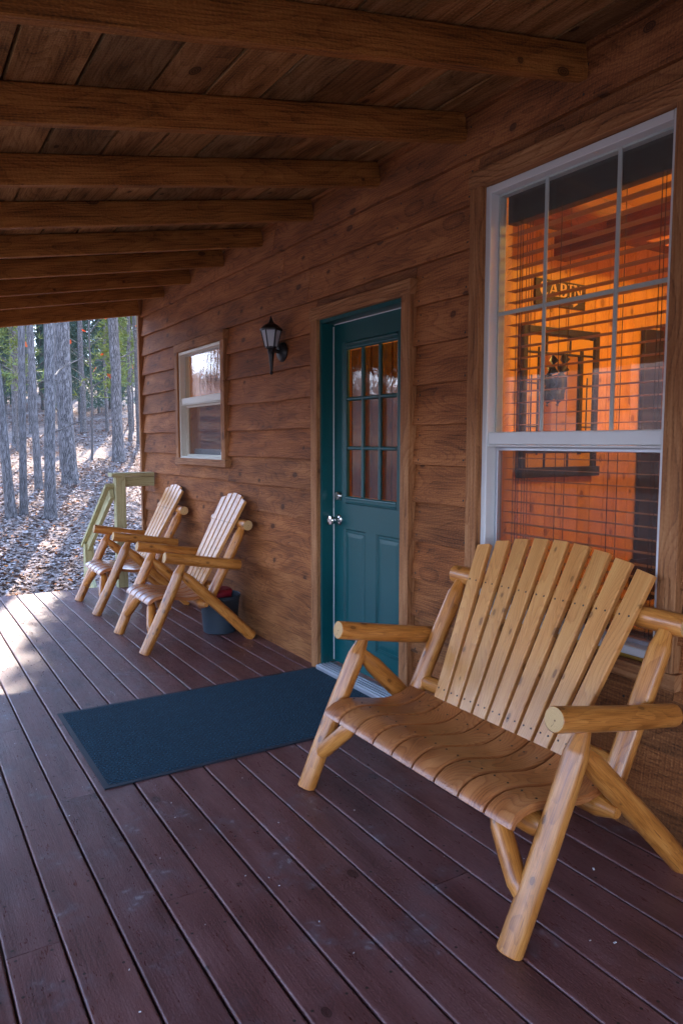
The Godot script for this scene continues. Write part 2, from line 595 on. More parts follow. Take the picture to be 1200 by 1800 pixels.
# ------------------------------------------------------------------ camera and light
func _ready() -> void:
	rng.seed = 20240
	var cam := Camera3D.new()
	cam.name = "camera"
	add_child(cam)
	cam.position = Vector3(0, 1.34, 0)
	cam.rotation = Vector3(-atan(124.0 / 1297.0), -deg_to_rad(31.64), 0)
	cam.fov = rad_to_deg(2.0 * atan(900.0 / 1297.0))
	cam.near = 0.05
	cam.far = 400.0
	cam.current = true

	var sky_m := ProceduralSkyMaterial.new()
	sky_m.sky_top_color = Color(0.47, 0.62, 0.85)
	sky_m.sky_horizon_color = Color(0.87, 0.9, 0.95)
	sky_m.sky_curve = 0.16
	sky_m.ground_bottom_color = Color(0.25, 0.22, 0.2)
	sky_m.ground_horizon_color = Color(0.6, 0.62, 0.65)
	sky_m.sun_angle_max = 12.0
	sky_m.energy_multiplier = 1.0
	var sky := Sky.new()
	sky.sky_material = sky_m
	var env := Environment.new()
	env.background_mode = Environment.BG_SKY
	env.sky = sky
	env.tonemap_mode = Environment.TONE_MAPPER_LINEAR
	env.tonemap_exposure = 13.5
	env.sdfgi_enabled = true
	env.ssao_enabled = true
	env.ssil_enabled = true
	var we := WorldEnvironment.new()
	we.name = "world"
	we.environment = env
	add_child(we)

	var sun := DirectionalLight3D.new()
	sun.name = "sun"
	add_child(sun)
	var el := deg_to_rad(38.0)
	var to_sun := Vector3(0.325 * cos(el), sin(el), -0.946 * cos(el))
	sun.look_at_from_position(to_sun * 50.0, Vector3.ZERO, Vector3.UP)
	sun.light_color = Color(1.0, 0.96, 0.9)
	sun.light_energy = 0.6
	sun.light_angular_distance = 0.5
	sun.shadow_enabled = true

	make_materials()
	build_ground()
	build_deck()
	build_cabin()
	build_railings()
	build_room()
	build_furniture()
	build_small_things()
	build_woods()


# ------------------------------------------------------------------ ground
func gy(x: float, z: float) -> float:
	var y := -0.5
	var d := -z - 7.0
	y += 0.12 * (d if d > 2.0 else (0.0 if d < -2.0 else (d + 2.0) * (d + 2.0) / 8.0))
	var e := -x - 4.0
	y += 0.2 * (e if e > 2.0 else (0.0 if e < -2.0 else (e + 2.0) * (e + 2.0) / 8.0)) * smoothstep(-60.0, -8.0, z)
	var far := maxf(0.0, -z - 10.0)
	y += (0.12 * sin(x * 0.5 + 1.0) * cos(z * 0.37) + 0.05 * sin(x * 1.7 + z * 1.1)) * clampf(far / 6.0, 0, 1)
	return y


func build_ground() -> void:
	var m := MB.new()
	var xs := []
	var zs := []
	for i in 81:
		xs.append(-70.0 + i * 2.0)
	for i in 81:
		zs.append(40.0 - i * 2.0)
	var id := []
	for z in zs:
		for x in xs:
			var n := Vector3(gy(x - 0.3, z) - gy(x + 0.3, z), 0.6, gy(x, z - 0.3) - gy(x, z + 0.3)).normalized()
			id.append(m.vert(Vector3(x, gy(x, z), z), n, Vector2(x, z) / 2.3))
	for j in 80:
		for i in 80:
			var a: int = id[j * 81 + i]
			var b: int = id[j * 81 + i + 1]
			var c: int = id[(j + 1) * 81 + i + 1]
			var d: int = id[(j + 1) * 81 + i]
			m.tri(a, b, c)
			m.tri(a, c, d)
	var o := mi("ground", mesh_of(m), M.ground, self)
	o.set_meta("kind", "structure")


# ------------------------------------------------------------------ deck
const GAP0 := 0.4845
const PITCH := 0.1435
const DECK_END := -6.9
const DECK_NEAR := 7.0


func build_deck() -> void:
	var d := structure("porch_deck")
	var joints := {0: [-2.806, 0.9], 1: [-2.006 + 0.0], -2: [-1.987, -5.2], -1: [-3.62, 0.3], 6: [-1.656], 3: [-5.1, 0.8], 9: [-4.0], 4: [0.5], -4: [-3.2], -6: [-1.2], 8: [-0.4]}
	var screw_at := []
	for k in range(-8, 12):
		var x0 := GAP0 + PITCH * k
		var x1 := x0 + PITCH
		if x1 > W + 0.03:
			x1 = W + 0.03
		if x1 - x0 < 0.03:
			continue
		var cuts := [DECK_NEAR]
		var js: Array = joints.get(k, []).duplicate()
		js.sort()
		js.reverse()
		cuts.append_array(js)
		cuts.append(DECK_END - rng.randf_range(-0.012, 0.012))
		for j in cuts.size() - 1:
			var za: float = cuts[j] - (0.0 if j == 0 else 0.0015)
			var zb: float = cuts[j + 1] + (0.0 if j == cuts.size() - 2 else 0.0015)
			var m := MB.new()
			m.tint = shade(0.86, 1.12, 0.03)
			var gap := rng.randf_range(0.005, 0.0075)
			var t := Transform3D(Basis(Vector3(0, 0, 1), Vector3(1, 0, 0), Vector3(0, -1, 0)), Vector3((x0 + x1) / 2, -0.016 + rng.randf_range(-0.0008, 0.0008), (za + zb) / 2))
			var l := za - zb
			var y := (x1 - x0 - gap) / 2
			var poly := PackedVector2Array()
			# rounded top edges (local z points down)
			poly.append(Vector2(-y, 0.016))
			poly.append(Vector2(y, 0.016))
			for a in [0.0, 22.5, 45.0, 67.5, 90.0]:
				poly.append(Vector2(y - 0.006 + 0.006 * cos(deg_to_rad(a)), -0.016 + 0.006 - 0.006 * sin(deg_to_rad(a))))
			for a in [90.0, 112.5, 135.0, 157.5, 180.0]:
				poly.append(Vector2(-y + 0.006 + 0.006 * cos(deg_to_rad(a)), -0.016 + 0.006 - 0.006 * sin(deg_to_rad(a))))
			m.prism(t, poly, l, ruo())
			mi("deck_board", mesh_of(m), M.deck, d)
			for e in [za - 0.02, zb + 0.02]:
				for s in [0.028, PITCH - 0.028]:
					screw_at.append(Vector3(x0 + s + rng.randf_range(-0.006, 0.006), 0.0006, e + rng.randf_range(-0.006, 0.006)))
		var jz := -6.7
		while jz < 0.5:
			for s in [0.028, PITCH - 0.028]:
				screw_at.append(Vector3(x0 + s + rng.randf_range(-0.008, 0.008), 0.0006, jz + rng.randf_range(-0.012, 0.012)))
			jz += 0.4064
	var sm := MB.new()
	sm.disc(Vector3.ZERO, Vector3.UP, 0.0044, 8)
	scatter("screw", d, mesh_of(sm), M.screw, screw_at.map(func(p): return Transform3D(Basis.IDENTITY, p)), [])
	# joists and rim under the boards
	var z := -6.85
	while z < 7.0:
		part("joist", d, M.rough, Vector3(0.69, -0.107, z), 2.9, 0.14, 0.038, 0.0, ALONG_X)
		z += 0.4064 * 1.5
	part("rim_board", d, M.rough, Vector3(-0.72, -0.115, 0.05), 13.88, 0.16, 0.038, 0.002, ALONG_Z)
	for zz in [-6.6, -3.6, -0.6, 2.2, 5.2]:
		part("pier", d, M.treated, Vector3(-0.6, -0.44, zz), 0.5, 0.1, 0.1, 0.003, ALONG_Y)
	# stairs down from the far end
	var st := thing("deck_stairs", "short wooden steps leading down from the far end of the deck", "stairs", Vector3(1.0, -0.5, -7.3))
	for i in 2:
		for j in 2:
			part("tread", st, M.treated, Vector3(0.0, 0.5 - 0.17 * (i + 1) - 0.018, -(-0.22 + 0.28 * (i + 1)) + 0.06 - j * 0.14 + 0.0), 1.3, 0.036, 0.132, 0.004, Basis(Vector3(1, 0, 0), Vector3(0, 1, 0), Vector3(0, 0, 1)))
	for x in [-0.69, 0.72]:
		var m := MB.new()
		var b := Basis(Vector3.RIGHT, deg_to_rad(31.0))
		m.plank(Transform3D(b * Basis(Vector3(0, 0, 1), Vector3(0, 1, 0), Vector3(-1, 0, 0)), Vector3(x, 0.24, -0.1)), 1.05, 0.2, 0.038, 0.003, ruo())
		mi("stringer", mesh_of(m), M.treated, st)


func scatter(called: String, parent: Node3D, mesh: Mesh, mat: Material, at: Array, cols: Array) -> MultiMeshInstance3D:
	var mm := MultiMesh.new()
	mm.transform_format = MultiMesh.TRANSFORM_3D
	mm.use_colors = cols.size() > 0
	mm.mesh = mesh
	mm.instance_count = at.size()
	for i in at.size():
		mm.set_instance_transform(i, at[i])
		if cols.size():
			mm.set_instance_color(i, cols[i])
	var o := MultiMeshInstance3D.new()
	o.name = called
	o.multimesh = mm
	o.material_override = mat
	o.set_meta("kind", "stuff")
	parent.add_child(o, true)
	return o


# ------------------------------------------------------------------ cabin
const DOOR := [-3.776, -2.818, 2.095]            # outer edges of the casing, top
const BIG := [-2.42, -1.405, 0.54, 2.44]         # outer casing: z, z, y, y
const SMALL := [-6.115, -5.045, 1.15, 2.145]
const CORNER := -7.13
const NEAR_END := 7.2
var nails := []


func build_cabin() -> void:
	var c := thing("cabin", "brown lap-sided wooden cabin with teal door and covered porch", "cabin", Vector3.ZERO)
	# wall core, solid between the openings
	var cx := W + 0.085
	for r in [[CORNER + 0.02, SMALL[0] + 0.06, -0.5, 3.1], [SMALL[1] - 0.06, DOOR[0] + 0.05, -0.5, 3.1], [DOOR[1] - 0.05, BIG[0] + 0.05, -0.5, 3.1], [BIG[1] - 0.05, NEAR_END, -0.5, 3.1],
			[SMALL[0] + 0.06, SMALL[1] - 0.06, -0.5, SMALL[2] + 0.05], [SMALL[0] + 0.06, SMALL[1] - 0.06, SMALL[3] - 0.05, 3.1],
			[DOOR[0] + 0.05, DOOR[1] - 0.05, DOOR[2] - 0.05, 3.1], [DOOR[0] + 0.05, DOOR[1] - 0.05, -0.5, 0.0],
			[BIG[0] + 0.05, BIG[1] - 0.05, -0.5, BIG[2] + 0.06], [BIG[0] + 0.05, BIG[1] - 0.05, BIG[3] - 0.05, 3.1]]:
		var m := MB.new()
		m.plank(Transform3D(ALONG_Z, Vector3(cx + 0.01, (r[2] + r[3]) / 2.0, (r[0] + r[1]) / 2.0)), r[1] - r[0], r[3] - r[2], 0.12, 0.0, ruo())
		mi("wall_section", mesh_of(m), M.panel, c)
	# lapped siding boards
	for k in range(-1, 15):
		var y0 := 0.136 + 0.183 * k
		var y1 := y0 + 0.205
		if y1 > 2.93:
			y1 = 2.93
		if y1 - y0 < 0.04:
			continue
		var lap := 0.022
		var spans := [[CORNER + 0.005, NEAR_END]]
		for op in [[SMALL[0], SMALL[1], SMALL[2], SMALL[3]], [DOOR[0], DOOR[1], -1.0, DOOR[2]], [BIG[0], BIG[1], BIG[2], BIG[3]]]:
			if y0 + lap < op[3] - 0.012 and y1 - lap > op[2] + 0.03:
				var next := []
				for s in spans:
					if op[0] > s[0] and op[1] < s[1]:
						next.append([s[0], op[0] + 0.012])
						next.append([op[1] - 0.012, s[1]])
					else:
						next.append(s)
				spans = next
		for op in [[SMALL[0], SMALL[1], SMALL[2], SMALL[3]], [DOOR[0], DOOR[1], -1.0, DOOR[2]], [BIG[0], BIG[1], BIG[2], BIG[3]]]:
			if y0 + lap < op[3] - 0.012 and y1 - lap > op[2] + 0.03:
				if y1 > op[3] + 0.005:
					siding_piece(c, op[0] + 0.012, op[1] - 0.012, op[3] - 0.01, y0, y1)
				if y0 < op[2] + 0.01:
					siding_piece(c, op[0] + 0.012, op[1] - 0.012, y0, y0, minf(y1, op[2] + 0.02))
		var cut := []
		for s in spans:
			var a: float = s[0]
			var want := [-6.073] if k == 5 else ([-4.556] if k == 4 else ([-5.6] if k == 2 else []))
			for wz in want:
				if wz > a + 0.3 and wz < s[1] - 0.3:
					cut.append([a, wz])
					a = wz
			while s[1] - a > 3.7:
				var l := rng.randf_range(2.0, 3.4)
				cut.append([a, a + l])
				a += l
			cut.append([a, s[1]])
		for s in cut:
			siding_piece(c, s[0], s[1], y0, y0, y1)
	var nm := MB.new()
	nm.disc(Vector3.ZERO, Vector3(-1, 0, 0), 0.005, 8)
	scatter("nail", c, mesh_of(nm), M.screw, nails.map(func(p): return Transform3D(Basis.IDENTITY, p)), [])
	part("corner_board", c, M.trim, Vector3(W - 0.012, 1.2, CORNER - 0.006), 3.4, 0.05, 0.07, 0.004, ALONG_Y)
	part("frieze_board", c, M.rough, Vector3(W + 0.003, 2.84, 0.03), 14.3, 0.24, 0.03, 0.003, ALONG_Z)
	casing(c, "door_casing", DOOR[0], DOOR[1], 0.0, DOOR[2], 0.07, false)
	casing(c, "window_casing", BIG[0], BIG[1], BIG[2], BIG[3], 0.068, true)
	casing(c, "window_casing", SMALL[0], SMALL[1], SMALL[2], SMALL[3], 0.068, true)
	build_door(c)
	build_window(c, BIG[0] + 0.07, BIG[1] - 0.07, BIG[2] + 0.07, BIG[3] - 0.07, 1.353, true)
	build_window(c, SMALL[0] + 0.07, SMALL[1] - 0.07, SMALL[2] + 0.045, SMALL[3] - 0.07, 1.672, false)
	# porch roof: rafters, boards above them, beam along the open side
	for z in [-1.895, -2.525, -3.165, -3.835, -4.5, -5.14, -5.82, -6.48, -1.26, -0.61, 0.04, 0.69, 1.34, 1.99, 2.64, 3.29, 3.94, 4.59, 5.24, 5.89, 6.54]:
		rafter(c, "rafter", z, -1.15, W - 0.012, 0.042, 0.115, M.rough)
	rafter(c, "rafter", -7.13, -1.15, W - 0.045, 0.042, 0.175, M.rough, -0.06)
	var xk := -1.25
	while xk < W + 0.03:
		var wid := rng.randf_range(0.185, 0.235)
		var z0 := -7.3
		while z0 < 6.9:
			var l := 0.654 * rng.randi_range(1, 3) + (0.17 if z0 == -7.3 else 0.0)
			var z1 := minf(z0 + l, 7.1)
			var xm := xk + wid / 2
			var m := MB.new()
			m.tint = shade(0.5, 1.35, 0.12)
			var sl := atan(0.172)
			var b := Basis(Vector3(0, 0, 1), Vector3(cos(sl), sin(sl), 0), Vector3(0, 0, 1).cross(Vector3(cos(sl), sin(sl), 0)))
			m.plank(Transform3D(b, Vector3(xm, ry(xm) + 0.117 + 0.0125 + rng.randf_range(0, 0.003), (z0 + z1) / 2)), z1 - z0 - 0.004, wid - rng.randf_range(0.004, 0.009), 0.022, 0.002, ruo())
			mi("ceiling_board", mesh_of(m), M.plank, c)
			z0 = z1
		xk += wid
	var slp := atan(0.172)
	var rb := Basis(Vector3(0, 0, 1), Vector3(cos(slp), sin(slp), 0), Vector3(0, 0, 1).cross(Vector3(cos(slp), sin(slp), 0)))
	var rm := MB.new()
	rm.plank(Transform3D(rb, Vector3(0.6, ry(0.6) + 0.165, -0.05)), 14.6, 4.0, 0.02, 0.0)
	mi("porch_roof", mesh_of(rm), M.roofing, c)
	part("porch_beam", c, M.rough, Vector3(-0.73, ry(-0.73) - 0.075, -0.05), 14.2, 0.145, 0.09, 0.004, ALONG_Z)
	for z in [-6.8, -4.35, -1.9, 0.6, 3.1, 5.6]:
		part("porch_post", c, M.treated, Vector3(-0.73, 0.985, z), 1.94, 0.09, 0.09, 0.004, ALONG_Y)
	# the rest of the building
	for r in [[Vector3(5.3, 1.3, CORNER + 0.08), 6.1, 3.6, 0.12, ALONG_X], [Vector3(5.3, 1.3, NEAR_END), 6.1, 3.6, 0.12, ALONG_X], [Vector3(8.4, 1.3, 0.03), 14.4, 3.6, 0.12, ALONG_Z]]:
		part("outer_wall", c, M.siding, r[0], r[1], r[2], r[3], 0.0, r[4])
	for s in [[Vector3(3.6, 3.75, 0.03), 0.42], [Vector3(6.9, 3.75, 0.03), -0.42]]:
		var g := Basis(Vector3(0, 0, 1), Vector3(cos(s[1]), sin(s[1]), 0), Vector3(0, 0, 1).cross(Vector3(cos(s[1]), sin(s[1]), 0)))
		part("main_roof", c, M.roofing, s[0], 15.0, 3.9, 0.08, 0.0, g)
	part("floor", c, M.panel, Vector3(5.3, -0.03, 0.03), 14.2, 0.06, 6.0, 0.0, ALONG_Z)
	part("ceiling", c, M.panel, Vector3(5.3, 3.05, 0.03), 14.2, 0.06, 6.0, 0.0, ALONG_Z)


# one lapped board from za to zb: its face leans out towards y0; cut off below yc where an opening notches it
func siding_piece(c: Node3D, z_lo: float, z_hi: float, yc: float, y0: float, y1: float) -> void:
	var l := z_hi - z_lo - 0.003
	var m := MB.new()
	m.tint = shade(0.72, 1.25, 0.07)
	var zc := (z_lo + z_hi) / 2.0
	var seg := clampi(int(l / 0.22), 1, 14)
	var uo := ruo()
	var ph := rng.randf() * 10.0
	var lean := 0.03 / 0.205
	var xo := W - 0.024 + (yc - y0) * lean
	var xi := W - 0.024 + (y1 - y0) * lean
	var nn := Vector3(-1.0, -lean, 0).normalized()
	var hu := (y1 - yc) / 0.6
	for i in seg:
		var za := zc - l / 2 + l * i / seg
		var zb := zc - l / 2 + l * (i + 1) / seg
		var ya := yc + 0.0035 * sin(za * 3.1 + ph) + 0.002 * sin(za * 9.0 + ph)
		var yb := yc + 0.0035 * sin(zb * 3.1 + ph) + 0.002 * sin(zb * 9.0 + ph)
		var va := (za - zc) / 2.4 + uo.y
		var vb := (zb - zc) / 2.4 + uo.y
		m.quad([Vector3(xo, ya + 0.002, za), Vector3(xo, yb + 0.002, zb), Vector3(xi, y1, zb), Vector3(xi, y1, za)], nn, [Vector2(uo.x, va), Vector2(uo.x, vb), Vector2(uo.x + hu, vb), Vector2(uo.x + hu, va)])
		m.quad([Vector3(xo, ya + 0.002, za), Vector3(xo, yb + 0.002, zb), Vector3(xo + 0.003, yb, zb), Vector3(xo + 0.003, ya, za)], Vector3(-0.7, -0.7, 0), [Vector2(uo.x, va), Vector2(uo.x, vb), Vector2(uo.x - 0.005, vb), Vector2(uo.x - 0.005, va)])
		m.quad([Vector3(xo + 0.003, ya, za), Vector3(xo + 0.003, yb, zb), Vector3(xo + 0.026, yb, zb), Vector3(xo + 0.026, ya, za)], Vector3.DOWN, [Vector2(uo.x, va), Vector2(uo.x, vb), Vector2(uo.x - 0.03, vb), Vector2(uo.x - 0.03, va)])
	for e in [-1.0, 1.0]:
		var ze: float = zc + e * l / 2
		m.quad([Vector3(xo, yc, ze), Vector3(xi, y1, ze), Vector3(W + 0.024, y1, ze), Vector3(W + 0.024, yc, ze)], Vector3(0, 0, e), [uo, uo + Vector2(0.3, 0), uo + Vector2(0.3, 0.02), uo + Vector2(0, 0.02)])
	mi("siding_board", mesh_of(m), M.siding, c)
	if yc == y0 and y1 - y0 > 0.15:
		var studs := [z_lo + 0.045, z_hi - 0.045]
		var sz := z_lo + 0.6
		while sz < z_hi - 0.3:
			studs.append(sz)
			sz += 0.61
		for e in studs:
			for hy in [0.025, 0.135]:
				nails.append(Vector3(W - 0.0255 + hy * lean, y0 + hy + rng.randf_range(-0.008, 0.008), e + rng.randf_range(-0.008, 0.008)))


func ry(x: float) -> float:
	return 2.6 + 0.172 * (x - W)


func rafter(c: Node3D, called: String, z: float, x0: float, x1: float, w: float, h: float, mat: Material, drop := 0.0) -> void:
	var m := MB.new()
	m.tint = shade(0.85, 1.15, 0.06)
	var sl := atan(0.172)
	var xm := (x0 + x1) / 2
	var b := Basis(Vector3(cos(sl), sin(sl), 0), Vector3(-sin(sl), cos(sl), 0), Vector3(0, 0, 1))
	m.plank(Transform3D(b, Vector3(xm, ry(xm) + drop + h / 2 / cos(sl), z + w / 2)), (x1 - x0) / cos(sl), h, w, 0.004, ruo())
	mi(called, mesh_of(m), mat, c)


func casing(c: Node3D, called: String, z0: float, z1: float, y0: float, y1: float, w: float, sill: bool) -> void:
	var xm := W - 0.024
	part(called, c, M.trim, Vector3(xm, y1 - w / 2, (z0 + z1) / 2), z1 - z0, w, 0.048, 0.003, ALONG_Z, shade(0.92, 1.08))
	var yb := y0 + (0.055 if sill else 0.0)
	for z in [z0 + w / 2 + 0.004, z1 - w / 2 - 0.004]:
		part(called, c, M.trim, Vector3(xm + 0.001, (yb + y1 - w) / 2, z), y1 - w - yb - 0.001, w, 0.046, 0.003, ALONG_Y, shade(0.92, 1.08))
	if sill:
		part(called, c, M.trim, Vector3(xm - 0.002, y0 + 0.027, (z0 + z1) / 2), z1 - z0 + 0.02, 0.054, 0.05, 0.003, ALONG_Z, shade(0.92, 1.08))


func build_door(c: Node3D) -> void:
	var za: float = DOOR[0] + 0.07   # inside faces of the casing
	var zb: float = DOOR[1] - 0.07
	var top: float = DOOR[2] - 0.07
	var d := Node3D.new()
	d.name = "door"
	c.add_child(d)
	d.set_meta("label", "teal panelled door with nine small panes")
	var xs := 2.215          # door face
	# jamb
	for z in [za + 0.008, zb - 0.008]:
		part("jamb", d, M.teal, Vector3(W + 0.035, top / 2, z), top, 0.03, 0.11, 0.0, ALONG_Y)
	part("jamb", d, M.teal, Vector3(W + 0.035, top - 0.006, (za + zb) / 2), zb - za - 0.05, 0.03, 0.11, 0.0, ALONG_Z)
	var z0 := za + 0.026
	var z1 := zb - 0.026
	var ytop := top - 0.026
	part("weatherstrip", d, M.vinyl, Vector3(xs + 0.002, (0.04 + ytop) / 2, z0 + 0.002), ytop - 0.06, 0.006, 0.01, 0.0, ALONG_Y)
	part("weatherstrip", d, M.vinyl, Vector3(xs + 0.002, ytop + 0.001, (z0 + z1) / 2), z1 - z0 - 0.02, 0.005, 0.01, 0.0, ALONG_Z)
	z0 += 0.006
	# slab built round the glazed opening and the two panels
	var g0 := z0 + 0.105
	var g1 := z1 - 0.105
	var gyb := 1.0
	var gyt := 1.878
	var pb := 0.2
	var pt := 0.845
	var xm := xs + 0.02
	var mid := (z0 + z1) / 2
	for r in [[z0, g0, 0.045, ytop], [g1, z1, 0.045, ytop], [g0, g1, gyt, ytop], [g0, g1, pt, gyb], [g0, g1, 0.045, pb], [mid - 0.05, mid + 0.05, pb, pt]]:
		part("stile", d, M.teal, Vector3(xm, (r[2] + r[3]) / 2, (r[0] + r[1]) / 2), r[1] - r[0], r[3] - r[2], 0.04, 0.0, ALONG_Z)
	for s in [[g0, mid - 0.05], [mid + 0.05, g1]]:
		raised_panel(d, s[0], s[1], pb, pt, xs)
	# glazing frame, muntins, panes
	var f := 0.032
	for r in [[g0 - 0.012, g0 + f, gyb - 0.012, gyt + 0.012], [g1 - f, g1 + 0.012, gyb - 0.012, gyt + 0.012]]:
		moulding(d, r[0], r[1], r[2], r[3], xs, true)
	for r in [[g0 + f, g1 - f, gyb - 0.012, gyb + f], [g0 + f, g1 - f, gyt - f, gyt + 0.012]]:
		moulding(d, r[0], r[1], r[2], r[3], xs, false)
	var i0 := g0 + f
	var i1 := g1 - f
	var j0 := gyb + f
	var j1 := gyt - f
	for k in [1, 2]:
		var z: float = lerpf(i0, i1, k / 3.0)
		part("muntin", d, M.teal, Vector3(xs + 0.004, (j0 + j1) / 2, z), j1 - j0, 0.02, 0.022, 0.006, ALONG_Y)
		var y: float = lerpf(j0, j1, k / 3.0)
		for q in 3:
			part("muntin", d, M.teal, Vector3(xs + 0.005, y, lerpf(i0, i1, (q + 0.5) / 3.0)), (i1 - i0) / 3.0 - 0.02, 0.02, 0.02, 0.006, ALONG_Z)
	for a in 3:
		for b in 3:
			pane(d, lerpf(i0, i1, a / 3.0), lerpf(i0, i1, (a + 1) / 3.0), lerpf(j0, j1, b / 3.0), lerpf(j0, j1, (b + 1) / 3.0), xs + 0.017, M.door_glass)
	part("threshold", d, M.alu, Vector3(W + 0.02, 0.016, (za + zb) / 2), zb - za - 0.034, 0.032, 0.16, 0.006, ALONG_Z)
	for q in 4:
		part("threshold", d, M.alu, Vector3(W - 0.035 + q * 0.022, 0.034, (za + zb) / 2), zb - za - 0.04, 0.006, 0.012, 0.002, ALONG_Z)
	# knob and deadbolt
	for kk in [["knob", 0.89, z0 + 0.055], ["deadbolt", 1.029, z0 + 0.062]]:
		var m := MB.new()
		var t := Transform3D(Basis(Vector3(0, 1, 0), Vector3(-1, 0, 0), Vector3(0, 0, 1)), Vector3(xs, kk[1], kk[2]))
		if kk[0] == "knob":
			m.lathe([Vector2(0.033, 0.0), Vector2(0.033, 0.004), Vector2(0.026, 0.010), Vector2(0.014, 0.013), Vector2(0.013, 0.032), Vector2(0.02, 0.038), Vector2(0.027, 0.048), Vector2(0.028, 0.058), Vector2(0.025, 0.066), Vector2(0.012, 0.069), Vector2(0.0, 0.068)], 20, t)
		else:
			m.lathe([Vector2(0.029, 0.0), Vector2(0.029, 0.008), Vector2(0.025, 0.02), Vector2(0.022, 0.024), Vector2(0.0, 0.024)], 20, t)
		mi(kk[0], mesh_of(m), M.steel, d)


func raised_panel(d: Node3D, z0: float, z1: float, y0: float, y1: float, xs: float) -> void:
	var m := MB.new()
	var rows := [[0.0, 0.0], [0.008, 0.010], [0.018, 0.010], [0.022, 0.006], [0.045, 0.003]]
	for i in rows.size():
		var a: Array = rows[i]
		var b: Array = rows[i + 1] if i + 1 < rows.size() else []
		var A := [Vector3(xs + a[1], y0 + a[0], z0 + a[0]), Vector3(xs + a[1], y0 + a[0], z1 - a[0]), Vector3(xs + a[1], y1 - a[0], z1 - a[0]), Vector3(xs + a[1], y1 - a[0], z0 + a[0])]
		var uvz := [Vector2.ZERO, Vector2.RIGHT, Vector2.ONE, Vector2.DOWN]
		if b.is_empty():
			m.quad(A, Vector3(-1, 0, 0), uvz)
		else:
			var B := [Vector3(xs + b[1], y0 + b[0], z0 + b[0]), Vector3(xs + b[1], y0 + b[0], z1 - b[0]), Vector3(xs + b[1], y1 - b[0], z1 - b[0]), Vector3(xs + b[1], y1 - b[0], z0 + b[0])]
			for k in 4:
				var q := (k + 1) % 4
				var nn: Vector3 = (A[q] - A[k]).cross(B[k] - A[k]).normalized()
				if nn.x > 0:
					nn = -nn
				m.quad([A[k], A[q], B[q], B[k]], nn, uvz)
	mi("panel", mesh_of(m), M.teal, d)


func moulding(d: Node3D, z0: float, z1: float, y0: float, y1: float, xs: float, upright: bool) -> void:
	var m := MB.new()
	var w := (z1 - z0) if upright else (y1 - y0)
	var l := (y1 - y0) if upright else (z1 - z0)
	var poly := PackedVector2Array([Vector2(-w / 2, 0.012), Vector2(-w / 2, -0.002), Vector2(-w / 2 + 0.006, -0.008), Vector2(-w / 4, -0.009), Vector2(-w / 8, -0.005), Vector2(w / 8, -0.005), Vector2(w / 4, -0.009), Vector2(w / 2 - 0.006, -0.008), Vector2(w / 2, -0.002), Vector2(w / 2, 0.012)])
	var b := Basis(Vector3(0, 1, 0), Vector3(0, 0, 1), Vector3(1, 0, 0)) if upright else Basis(Vector3(0, 0, 1), Vector3(0, 1, 0), Vector3(1, 0, 0))
	m.prism(Transform3D(b, Vector3(xs - 0.001, (y0 + y1) / 2, (z0 + z1) / 2)), poly, l)
	mi("glazing_bead", mesh_of(m), M.teal, d)


func pane(d: Node3D, z0: float, z1: float, y0: float, y1: float, x: float, mat: Material) -> void:
	var m := MB.new()
	var u := rng.randf()
	for s in [[x, -1.0], [x + 0.012, 1.0]]:
		m.quad([Vector3(s[0], y0, z0), Vector3(s[0], y0, z1), Vector3(s[0], y1, z1), Vector3(s[0], y1, z0)], Vector3(s[1], 0, 0), [Vector2(z0 + u, y0), Vector2(z1 + u, y0), Vector2(z1 + u, y1), Vector2(z0 + u, y1)])
	mi("pane", mesh_of(m), mat, d)


